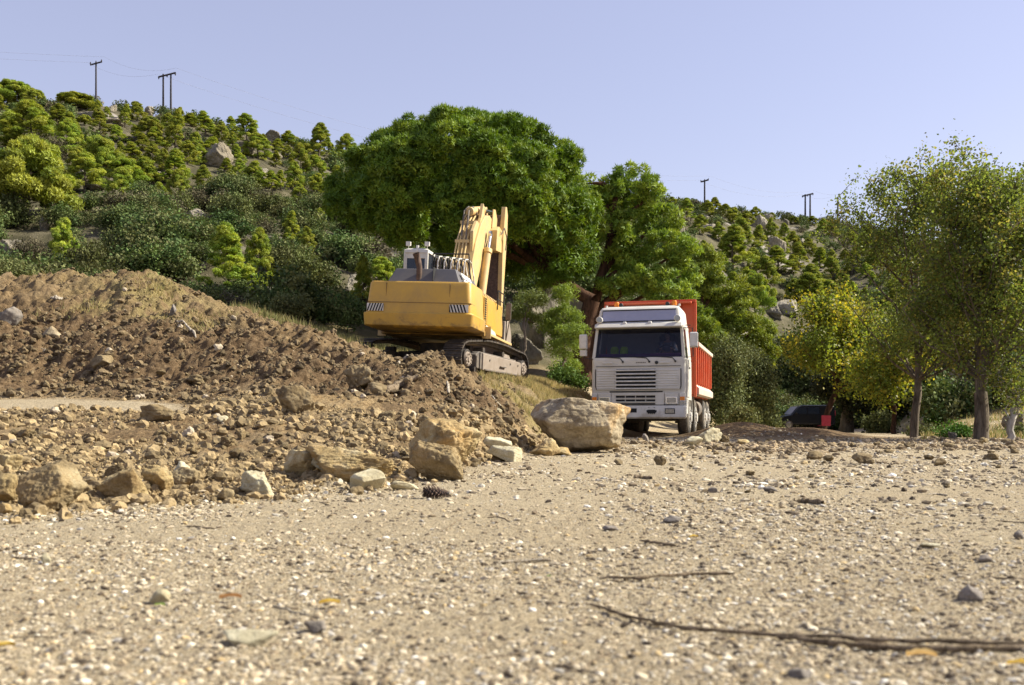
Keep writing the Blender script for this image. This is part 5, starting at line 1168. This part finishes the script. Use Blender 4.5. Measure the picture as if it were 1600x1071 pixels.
# ================================================================= the driver behind the windscreen
def person():
    r = empty('person', (0, 0, 0)); tag(r, 'driver in a dark shirt sitting behind the truck windscreen, hands on the wheel', 'person')
    r.matrix_world = Matrix.Translation((3.33, 26.3, .03)) @ Matrix.Rotation(R(-15.4), 4, 'Z')
    J = dict(pel=(.68,.92,2.16), bel=(.68,.92,2.30), che=(.68,.90,2.46), nk=(.68,.87,2.585), hd0=(.68,.86,2.63), hd1=(.68,.85,2.70), hd2=(.68,.86,2.79),
             sl=(.49,.90,2.51), el=(.44,.74,2.30), wl=(.53,.58,2.33), sr=(.87,.90,2.51), er=(.92,.74,2.30), wr=(.83,.58,2.33),
             kl=(.58,.58,2.15), kr=(.80,.58,2.15))
    rad = dict(pel=(.15,.12), bel=(.14,.11), che=(.16,.115), nk=(.05,.05), hd0=(.055,.06), hd1=(.072,.09), hd2=(.06,.075), sl=(.06,.06), el=(.045,.045), wl=(.03,.03), sr=(.06,.06), er=(.045,.045), wr=(.03,.03), kl=(.075,.075), kr=(.075,.075))
    E = [('pel','bel'),('bel','che'),('che','nk'),('nk','hd0'),('hd0','hd1'),('hd1','hd2'),('che','sl'),('sl','el'),('el','wl'),('che','sr'),('sr','er'),('er','wr'),('pel','kl'),('pel','kr')]
    for s, wn_, xx in ((-1,'wl',.53),(1,'wr',.83)):
        pn = 'p'+wn_; J[pn] = (xx, .535, 2.35); rad[pn] = (.028,.016); E.append((wn_, pn))
        for k in range(5):
            f1, f2 = f'{pn}f{k}', f'{pn}g{k}'
            if k < 4: J[f1] = (xx+s*(.03-.018*k), .49, 2.365+.003*k); J[f2] = (xx+s*(.02-.016*k), .475, 2.335)
            else: J[f1] = (xx-s*.03, .53, 2.375); J[f2] = (xx-s*.045, .505, 2.385)
            rad[f1] = (.0085,.0085); rad[f2] = (.007,.007); E += [(pn, f1), (f1, f2)]
    names = list(J); me = bpy.data.meshes.new('body'); me.from_pydata([J[n] for n in names], [(names.index(a), names.index(b)) for a, b in E], [])
    o = link(bpy.data.objects.new('body', me)); o.parent = r; me.materials.append(M['skin'])
    o.modifiers.new('skin', 'SKIN'); sv = me.skin_vertices[0].data
    for i, n in enumerate(names): sv[i].radius = rad[n]
    sv[0].use_root = True; s_ = o.modifiers.new('sub', 'SUBSURF'); s_.levels = 2; s_.render_levels = 2
    sh = MB(); sh.tube([(.68,.92,2.12),(.68,.92,2.30),(.68,.90,2.46),(.68,.885,2.55)], [.165,.16,.185,.09], 16)
    for s, x in ((-1,.49),(1,.87)): sh.tube([(.68+s*.1,.9,2.5),(x,.89,2.50),(x+s*-.0+s*.02*-1,.82,2.40),(x+s*.05,.74,2.30),(x-s*.01,.66,2.315)], [.08,.078,.068,.06,.05], 12)
    sh.build('shirt', 'shirt', r, smooth=True)
    ha = MB(); ha.loft([(2.72,.60,.76,.80,.95),(2.79,.605,.755,.795,.945),(2.83,.63,.73,.82,.92)], .06, 5); ha.build('hair', 'interior', r, .01, True)
    fa = MB(); fa.prism([(.76,2.70),(.742,2.675),(.765,2.67)], .668, .692); fa.build('nose', 'skin', r, .004)
    ey = MB()
    for x in (.652, .708): ey.cyl((x,.768,2.71), (0,1,0), .010, .006, 10)
    ey.box(.655,.705,.772,.778,2.645,2.652); ey.build('eyes_and_mouth', 'interior', r)
person()
# ---------------------------------------------------------------- rocks
def rock_mesh(seed, sub=4, planes=13, cut=(.50, .85), rough=.13, fine=.05, data=True, name='stone', mat='ochre', dims=(1, 1, 1), extra=()):
    g = np.random.default_rng(seed); V, Fc = ICO[sub]; d = V/np.linalg.norm(V, axis=1)[:, None]; r = np.full(len(d), 1.15)
    N_ = g.normal(0, 1, (planes, 3)); N_ /= np.linalg.norm(N_, axis=1)[:, None]; D = g.uniform(*cut, planes)
    for n_, dd in list(zip(N_, D))+[(np.array(e[:3])/np.linalg.norm(e[:3]), e[3]) for e in extra]:
        dt = d@n_; q = np.where(dt > .05, dd/np.maximum(dt, .05), 9); r = -np.log(np.exp(-r*45)+np.exp(-np.minimum(q, 5)*45))/45
    p = d*r[:, None]
    k = 1+rough*fbm(p*1.6+seed, 5, seed % 97, .55, billow=True)+fine*fbm(p*7+seed, 4, (seed+5) % 97, .6, billow=True)
    p = p*k[:, None]; lo, hi = p.min(0), p.max(0); p = (p-(lo+hi)/2)/((hi-lo)/2)*np.array(dims)/2
    return mesh_np(name, p, Fc, M[mat], smooth=True, data_only=True)
def put_rock(name, label, px, base_row, wpx, hpx, mat, seed, cat='rock', group=None, depth=.8, sub=4, sink=.14, ymin=.8, rot=None, **kw):
    x, y, z = hit(px, base_row, ymin); W_, Hh = wpx*y/F, hpx*y/F/(1-sink*.6); dd = W_*depth
    me = rock_mesh(seed, sub, name=name, mat=mat, dims=(W_, dd, Hh), **kw)
    y2 = y+dd*.42; x2 = (px-800)*y2/F
    o = link(bpy.data.objects.new(name, me)); o.location = (x2, y2, z+Hh*(.5-sink)); o.rotation_euler = rot or (0, 0, 0); tag(o, label, cat, group); return o
BX = (-1, 0, .15)
put_rock('boulder', 'big pale limestone boulder with ochre stains in front of the truck', 908, 709, 164, 90, 'lime', 4101, 'boulder', depth=.85, sub=6, sink=.06, planes=9, cut=(.62, .9), rough=.10, fine=.035,
         extra=((.12, -1, .22, .50), (-.8, -.25, .65, .62), (.18, .1, 1, .42), (.9, -.5, -.15, .62), (.05, -.9, -.5, .60)))
put_rock('boulder', 'rounded brown boulder at the left edge of the rubble line', 80, 801, 108, 86, 'brownrock', 4202, 'boulder', depth=.9, sub=6, planes=12, cut=(.75, .95), rough=.10, fine=.05)
put_rock('stone', 'dark ochre stone left of the rounded brown boulder, cut by the frame', 4, 790, 50, 52, 'ochre', 4203, sub=5)
put_rock('stone', 'small low stone under the left edge stone', 6, 806, 26, 20, 'ochre', 4204)
put_rock('stone', 'flat slab lying on top behind the left edge stone', 14, 740, 44, 30, 'ochre', 4205, sub=5)
put_rock('boulder', 'pale topped crumbly boulder behind the pitted dark one, centre of the rubble line', 695, 742, 122, 92, 'ochre', 4301, 'boulder', sub=6, rough=.16, fine=.07, planes=10, sink=.1)
put_rock('boulder', 'pitted dark brown rock leaning against the crumbly centre boulder', 682, 753, 88, 70, 'brownrock', 4302, 'boulder', sub=6, rough=.20, fine=.09, depth=.6)
put_rock('boulder', 'wide rough ochre outcrop left of the crumbly centre boulder', 545, 756, 150, 62, 'ochre', 4303, 'boulder', sub=6, rough=.20, fine=.08, depth=.6)
put_rock('slab', 'thin pale slab tilted on the ochre outcrop', 508, 742, 54, 20, 'pale', 4304, depth=.5, rot=(0, R(18), 0), planes=8, sink=-.25)
put_rock('stone', 'clean pale angular block in front of the ochre outcrop', 574, 769, 58, 37, 'pale', 4355, sub=6, planes=8, cut=(.30, .55), rough=.05, fine=.02)
put_rock('slab', 'flat whitish stone on the gravel right of the pale block', 632, 766, 46, 15, 'pale', 4357, planes=7, cut=(.3, .55), rough=.06)
put_rock('stone', 'lumpy ochre stone right of the rounded brown boulder', 196, 786, 76, 56, 'ochre', 4307, sub=5, rough=.18, fine=.08)
put_rock('stone', 'round ochre stone between the lumpy one and the pale cracked one', 246, 768, 46, 44, 'ochre', 4308, sub=5, rough=.14)
put_rock('stone', 'ochre lump standing behind the small pale chunk', 288, 764, 50, 34, 'brownrock', 4309, sub=5, rough=.16)
put_rock('stone', 'pale chunk half way between rounded boulder and outcrop', 282, 748, 34, 28, 'pale', 4310)
put_rock('stone', 'hollow cracked pale stone left of the ochre outcrop', 402, 779, 58, 44, 'pale', 4311, sub=5, rough=.22, fine=.08)
put_rock('stone', 'small round brown stone left of the cracked pale stone', 353, 784, 30, 22, 'brownrock', 4312)
put_rock('stone', 'ochre lump at the left end of the outcrop', 470, 748, 60, 44, 'ochre', 4313, sub=5, rough=.2)
put_rock('slab', 'pale yellow slab between centre boulder and big limestone boulder', 768, 706, 66, 24, 'pale', 4358, sub=5, planes=8, cut=(.35, .6), rough=.12)
put_rock('stone', 'rounded pale stone in front of the pale yellow slab', 788, 723, 58, 28, 'pale', 4356, sub=5, planes=9, cut=(.35, .6), rough=.12)
put_rock('stone', 'crumbly ochre lump at the left foot of the big limestone boulder', 852, 713, 52, 30, 'ochre', 4316, sub=5, rough=.2)
put_rock('slab', 'thin ochre slab at the foot of the big limestone boulder', 876, 712, 34, 14, 'ochre', 4317)
put_rock('stone', 'pale tan stone by the truck front wheel', 1108, 692, 44, 24, 'pale', 4318, sub=5, rot=(0, R(-12), 0), planes=8)
put_rock('stone', 'small tan stone left of the pale wheel stone', 1083, 697, 30, 16, 'pale', 4319)
put_rock('stone', 'dark round stone under the truck bumper', 1008, 691, 12, 14, 'grey', 4320)
put_rock('stone', 'squarish tan stone on the lot right of the soil heap', 1162, 697, 20, 11, 'ochre', 4321, planes=8)
put_rock('clod', 'brown clod alone on the gravel before the parked van', 1272, 719, 26, 14, 'clod', 4322)
put_rock('clod', 'largest brown clod on the right half of the lot', 1348, 726, 32, 20, 'clod', 4323, sub=5)
put_rock('clod', 'brown clod on the gravel below the straight poplar', 1468, 728, 22, 12, 'clod', 4324)
put_rock('stone', 'lone dark grey stone in the right foreground gravel', 1516, 941, 42, 27, 'grey', 4325, sub=5, planes=8)
put_rock('stone', 'flat grey stone on the mid lot left of the dark bark piece', 1204, 769, 24, 9, 'grey', 4326)
put_rock('stone', 'flat dark grey stone in the middle of the lot', 1050, 818, 28, 12, 'grey', 4327)
put_rock('stone', 'flat dark stone left of the mid lot grey one', 954, 830, 26, 8, 'grey', 4328)
put_rock('stone', 'bluish grey stone on the gravel below the boulder', 1113, 771, 16, 9, 'grey', 4329)
put_rock('stone', 'pale flat stone in the blurred left foreground', 392, 1012, 88, 26, 'pale', 4359, sub=5, planes=8, cut=(.3, .6), rough=.14, depth=.55)
put_rock('stone', 'dark stone behind the pale flat foreground stone', 492, 992, 36, 20, 'grey', 4331)
put_rock('stone', 'black flat stone at the bottom edge below the long stick', 1254, 1062, 42, 16, 'grey', 4332)
put_rock('stone', 'dark stone near the right edge of the mid lot', 1538, 880, 22, 12, 'grey', 4333)
put_rock('stone', 'dark stone at the right edge beside the white flake', 1592, 842, 18, 14, 'grey', 4334)
put_rock('stone', 'white flake of stone on the right of the lot', 1452, 858, 32, 8, 'pale', 4335, rough=.05)
put_rock('stone', 'tan upright pebble in the left foreground', 72, 882, 16, 18, 'pale', 4336)
put_rock('stone', 'white stone in the left foreground', 250, 945, 30, 24, 'pale', 4337)
put_rock('stone', 'brown stone lying on the mid height ledge of the bank', 158, 579, 34, 24, 'clod', 4338, sub=5, ymin=9)
put_rock('clod', 'large dark clod beside the pale track', 247, 660, 54, 30, 'clod', 4339, sub=5, ymin=9, rough=.16)
put_rock('stone', 'small white stone in the rubble below the pale track end', 347, 662, 20, 12, 'pale', 4340, ymin=7)
put_rock('clod', 'tall crumbly clod standing in the rubble under the mound', 462, 650, 62, 50, 'clod', 4341, sub=5, ymin=8, rough=.2, fine=.1)
put_rock('clod', 'cluster of dark clods on the mound face below the excavator', 560, 612, 50, 46, 'clod', 4342, sub=5, ymin=12, rough=.25, fine=.1)
put_rock('clod', 'dark clod right of the clod cluster on the mound face', 590, 618, 30, 22, 'clod', 4343, ymin=12, rough=.2)
put_rock('stone', 'white stone high on the bank below the dry grass', 305, 503, 12, 8, 'lime', 4344, ymin=12)
put_rock('stone', 'white stone on the bank face left of the mound', 365, 502, 12, 8, 'lime', 4345, ymin=12)
put_rock('stone', 'bluish stone poking from the upper bank', 270, 494, 12, 20, 'grey', 4346, ymin=12)
put_rock('stone', 'whitish rock embedded in the left bank face', 82, 530, 30, 22, 'lime', 4347, ymin=12)
put_rock('stone', 'grey rock embedded at the far left of the bank face', 15, 512, 36, 34, 'grey', 4348, ymin=12)
put_rock('stone', 'white stone on the mound face above the crumbly boulder', 778, 645, 14, 8, 'pale', 4349, ymin=12)
# rocks of the hill
hrm = [rock_mesh(4500+i, 5, planes=9, rough=.2, fine=.08, name='rock_outcrop', mat='hillrock', cut=(.45, .8)) for i in range(6)]
for i, (lab, px, row, wp_, hp) in enumerate(HR):
    x, y, z = hit(px, row, 33 if 780 < px < 960 else (24 if px > 1480 else 36)); o = link(bpy.data.objects.new('rock_outcrop', hrm[i % 6])); W_, Hh = wp_*y/F*1.15, hp*y/F*1.4
    o.scale = (W_, W_*.9, Hh); o.location = (x, y+W_*.3, z+Hh*.22); o.rotation_euler = (0, 0, i*1.3); tag(o, lab, 'rock', 'rocks of the hillside')
# countable clods: the largest ones as things
g = np.random.default_rng(900)
cl = [(rock_mesh(4600+i, 4, rough=.26, fine=.16, name='clod', mat=('clod', 'brownrock', 'clod', 'clod')[i % 4]), ('dark crumbly', 'lighter brown', 'dark crumbly', 'dark crumbly')[i % 4]) for i in range(12)]
def zone2(u, v):
    a = ('at the left end' if u < 160 else 'left of centre' if u < 420 else 'below the mound' if u < 640 else 'before the excavator slope' if u < 860 else 'beside the truck' if u < 1130 else 'on the right side')
    b = ('of the bank face' if v < 590 else 'of the upper rubble' if v < 680 else 'of the front rubble line') if u < 860 else 'of the gravel lot'
    return f'{a} {b}'
n_c = 0
while n_c < 235:
    if g.uniform() < .8:
        u, v = g.uniform(-20, 860), g.uniform(505, 795); 
        if v > 795-(u*.105) or v < np.interp(u, [0, 300, 400, 520, 740, 860], [450, 470, 520, 545, 600, 660]): continue
        if v < 640 and g.uniform() < .7: continue
        if u < 290 and 612 < v < 655: continue
        ymin = 4.8 if v > 690 else 8
        s = 9+g.exponential(5) if v > 680 else 5.5+g.exponential(3.2)
        if s > 26: continue
    else:
        u, v = g.uniform(960, 1620), 690+g.exponential(18); ymin = 6; s = g.uniform(6, 14)
        if v > 780: continue
    x, y, z = hit(u, v, ymin); me, cn = cl[n_c % 12]; w_ = s*y/F*g.uniform(.8, 1.5)
    o = link(bpy.data.objects.new('clod', me)); o.scale = (w_, w_*g.uniform(.7, 1.2), w_*g.uniform(.5, .85)); o.location = (x, y, z+o.scale[2]*.28); o.rotation_euler = (g.normal(0, .3), g.normal(0, .3), g.uniform(0, 6.28))
    tag(o, f'{cn} clod {zone2(u, v)}', 'clod', 'clods of earth in the rubble'); n_c += 1
# sticks, twigs, leaves, stake, cone
def stick(name, label, pts, r, mat='wood', seed=0, cat='stick', lift=.3, ymin=.8, group=None):
    g = np.random.default_rng(seed); P = []
    for px, row in pts:
        x, y, z = hit(px, row, ymin); P.append((x, y, z+r*lift))
    P = np.array(P); t = np.linspace(0, 1, len(P)); T_ = np.linspace(0, 1, len(P)*5); Q = np.stack([np.interp(T_, t, P[:, k]) for k in range(3)], 1)
    Q[:, 2] = np.maximum(Q[:, 2], height(Q[:, 0], Q[:, 1])+r*lift); Q += g.normal(0, r*.18, Q.shape)
    rr = r*(1+.22*g.normal(0, 1, len(Q)).clip(-1.5, 1.5))*np.interp(T_, [0, .1, .9, 1], [.5, .9, 1, .7])
    tv, tq = tubes([(Q, rr)], 8); o = mesh_np(name, tv, tq, M[mat], smooth=True); tag(o, label, cat, group); return o
stick('stick', 'long brown stick across the right foreground, thicker of the pair', [(1215,1004),(1300,1012),(1400,1020),(1500,1022),(1640,1018)], .0075, 'wood', 1, lift=1.3)
stick('stick', 'long thin brown stick curving from the centre into the thicker one', [(922,952),(985,972),(1060,990),(1150,998),(1250,1002),(1400,1010),(1620,1014)], .0052, 'wood', 2, lift=2.2)
stick('stick', 'straight brown stick in the mid foreground above the long pair', [(935,911),(1000,910),(1080,903),(1150,902)], .0055, 'wood', 3, lift=2)
stick('stick', 'short dark twig above the straight foreground stick', [(1000,850),(1030,853),(1056,857)], .006, 'wood', 4, lift=1.6)
stick('stick', 'pale twig lying left of the straight foreground stick', [(778,883),(820,880),(860,879)], .0055, 'bleached', 5, lift=1.6)
stick('bark_piece', 'dark flat piece of bark in the middle right of the lot', [(1240,787),(1262,786),(1285,789)], .022, 'wood', 6, 'bark')
stick('bark_piece', 'small dark bark piece upper right of the boulder foot', [(990,748),(1005,748),(1018,749)], .02, 'wood', 7, 'bark')
stick('stick', 'thin twig in the left foreground gravel', [(20,873),(45,875),(62,878)], .004, 'wood', 8)
stick('stick', 'thin twig lying before the cracked pale stone', [(290,823),(310,825),(336,827)], .004, 'wood', 9)
stick('stick', 'curved thin twig below the pine cone', [(690,832),(705,822),(722,812)], .003, 'wood', 10)
stick('stick', 'thin red brown twig at the right edge', [(1530,902),(1560,906),(1598,908)], .0035, 'wood', 11)
stick('stick', 'dark thin twig at the right edge above the white flake', [(1556,815),(1580,817),(1602,818)], .004, 'wood', 12)
stick('root', 'pale curved root on the mound under the excavator', [(622,572),(630,566),(637,560),(636,556),(630,552)], .035, 'bleached', 13, 'root', ymin=12)
stick('plank', 'dark broken board lying on the mound face', [(605,618),(625,607),(652,595)], .055, 'wood', 14, 'board', ymin=12, lift=.7)
stick('stick', 'pale peg sticking out of the mound face', [(699,606),(700,614),(701,620)], .02, 'bleached', 15, ymin=12, lift=2)
stick('root', 'bleached root lying on the upper bank below the twin poles', [(276,503),(288,508),(297,518),(306,531)], .02, 'bleached', 16, 'root', ymin=12)
stick('root', 'pale root on the left bank below the striped stake', [(80,468),(88,471),(97,468)], .03, 'bleached', 17, 'root', ymin=12)
stick('stick', 'pale stick on the grassy slope right of the excavator track', [(838,612),(848,617),(856,622)], .03, 'bleached', 18, ymin=16)
stick('stick', 'green reed stalk on the grassy slope edge', [(768,618),(775,628),(783,636)], .012, 'dry_reed' if 'dry_reed' in M else 'bleached', 19, ymin=15)
stick('root', 'thin root in the rubble by the pale track', [(145,652),(152,657),(160,665)], .010, 'wood', 20, 'root', ymin=8)
stick('stick', 'pale stub standing in the rubble', [(146,693),(147,686),(147,680)], .010, 'bleached', 21, ymin=6, lift=1)
g = np.random.default_rng(55)
for i in range(30):                                         # scattered dry twigs over the lot
    u, v = g.uniform(40, 1560), 760+g.uniform(0, 1)**1.4*280
    if v < 800-u*.12+20: continue
    l = g.uniform(14, 34)*(v-655)/250; a = g.normal(0, .18)
    reg = ('left' if u < 530 else 'middle' if u < 1060 else 'right')+(' far' if v < 830 else ' near')
    stick('twig', f'thin dry twig on the {reg} part of the gravel lot', [(u-l, v-l*a), (u, v+g.normal(0, 1.5)), (u+l, v+l*a)], .0018*g.uniform(.8, 1.8)*max(1, 778/(v-655)/4), 'wood' if i % 3 else 'bleached', 60+i, 'twig', group='dry twigs scattered on the lot')
def leaf(label, px, row, L, ang, seed, col):
    g = np.random.default_rng(seed); x, y, z = hit(px, row); n = 7; v = []
    for i in range(n):
        t = i/(n-1); w_ = .32*math.sin(math.pi*min(1, t*.9+.06))**.8
        for s in (-1, 0, 1): v.append(((t-.5)*L, s*w_*L*.5, .012+.16*L*(s*s)*g.uniform(.6, 1.2)+.10*L*math.sin(t*3)))
    v = np.array(v); c, s_ = math.cos(ang), math.sin(ang); v = np.stack([v[:, 0]*c-v[:, 1]*s_+x, v[:, 0]*s_+v[:, 1]*c+y, v[:, 2]+z], 1)
    f = [[i*3+k, (i+1)*3+k, (i+1)*3+k+1, i*3+k+1] for i in range(n-1) for k in (0, 1)]
    o = mesh_np('dead_leaf', v, np.array(f), M['dry'], smooth=True, attrs={'tint': np.tile(col, (len(v), 1))}); tag(o, label, 'leaf')
YLf, BRf = (.48, .36, .09), (.30, .18, .08)
leaf('yellow dead leaf in the centre left foreground', 515, 951, .055, .1, 1, YLf); leaf('brown dead leaf left of the yellow foreground leaf', 360, 943, .06, .15, 2, BRf)
leaf('yellow leaf at the bottom left corner', 6, 1022, .045, .5, 3, YLf); leaf('yellow leaf under the thick foreground stick', 1440, 1036, .06, -.15, 4, (.50, .37, .16)); leaf('second yellow leaf at the bottom right corner', 1592, 1050, .045, -.1, 5, YLf)
leaf('small yellow leaf on the gravel before the centre stick', 1084, 846, .04, .3, 6, YLf); leaf('small green leaf in the middle foreground', 858, 907, .014, .3, 7, (.10, .25, .04)); leaf('green sprig in the left foreground', 250, 955, .03, -.2, 8, (.20, .30, .08))
x, y, z = hit(681, 779); cb_ = MB(); pc = empty('pine_cone', (x, y, z+.035), (0, R(4), R(6))); tag(pc, 'dark open pine cone on the gravel before the centre boulder', 'pine cone')
MB().tube([(-.075,0,0),(-.03,0,0),(.03,0,0),(.085,0,0)], [.018,.026,.022,.006], 10).build('core', 'black', pc)
for i in range(90):
    t = i/90; ax = -.075+.155*t; r_ = .046*math.sin(math.pi*(.18+.75*t))+.006; a = i*2.4; Mx = Matrix.Translation((ax, 0, 0)) @ Matrix.Rotation(a, 4, 'X') @ Matrix.Rotation(R(-28), 4, 'Y')
    cb_.poly([(0,-.004,.006),(0,.004,.006),(.003,.010,r_),(.003,-.010,r_),(.008,0,r_*.96),(.006,0,.01)], [(0,1,2,3),(5,4,2,1),(0,3,4,5),(3,2,4)], Mx)
cb_.build('scales', 'rust', pc)
x, y, z = hit(84, 428, 12); sk_ = empty('marker_stake', (x, y, z-.1), (0, 0, .3)); tag(sk_, 'red topped white survey stake on the left bank crest', 'stake')
MB().box(-.022,.022,-.022,.022,0,.27).build('post', 'whitetrim', sk_, .003); MB().box(-.023,.023,-.023,.023,.272,.40).build('red_top', 'stake', sk_, .003)
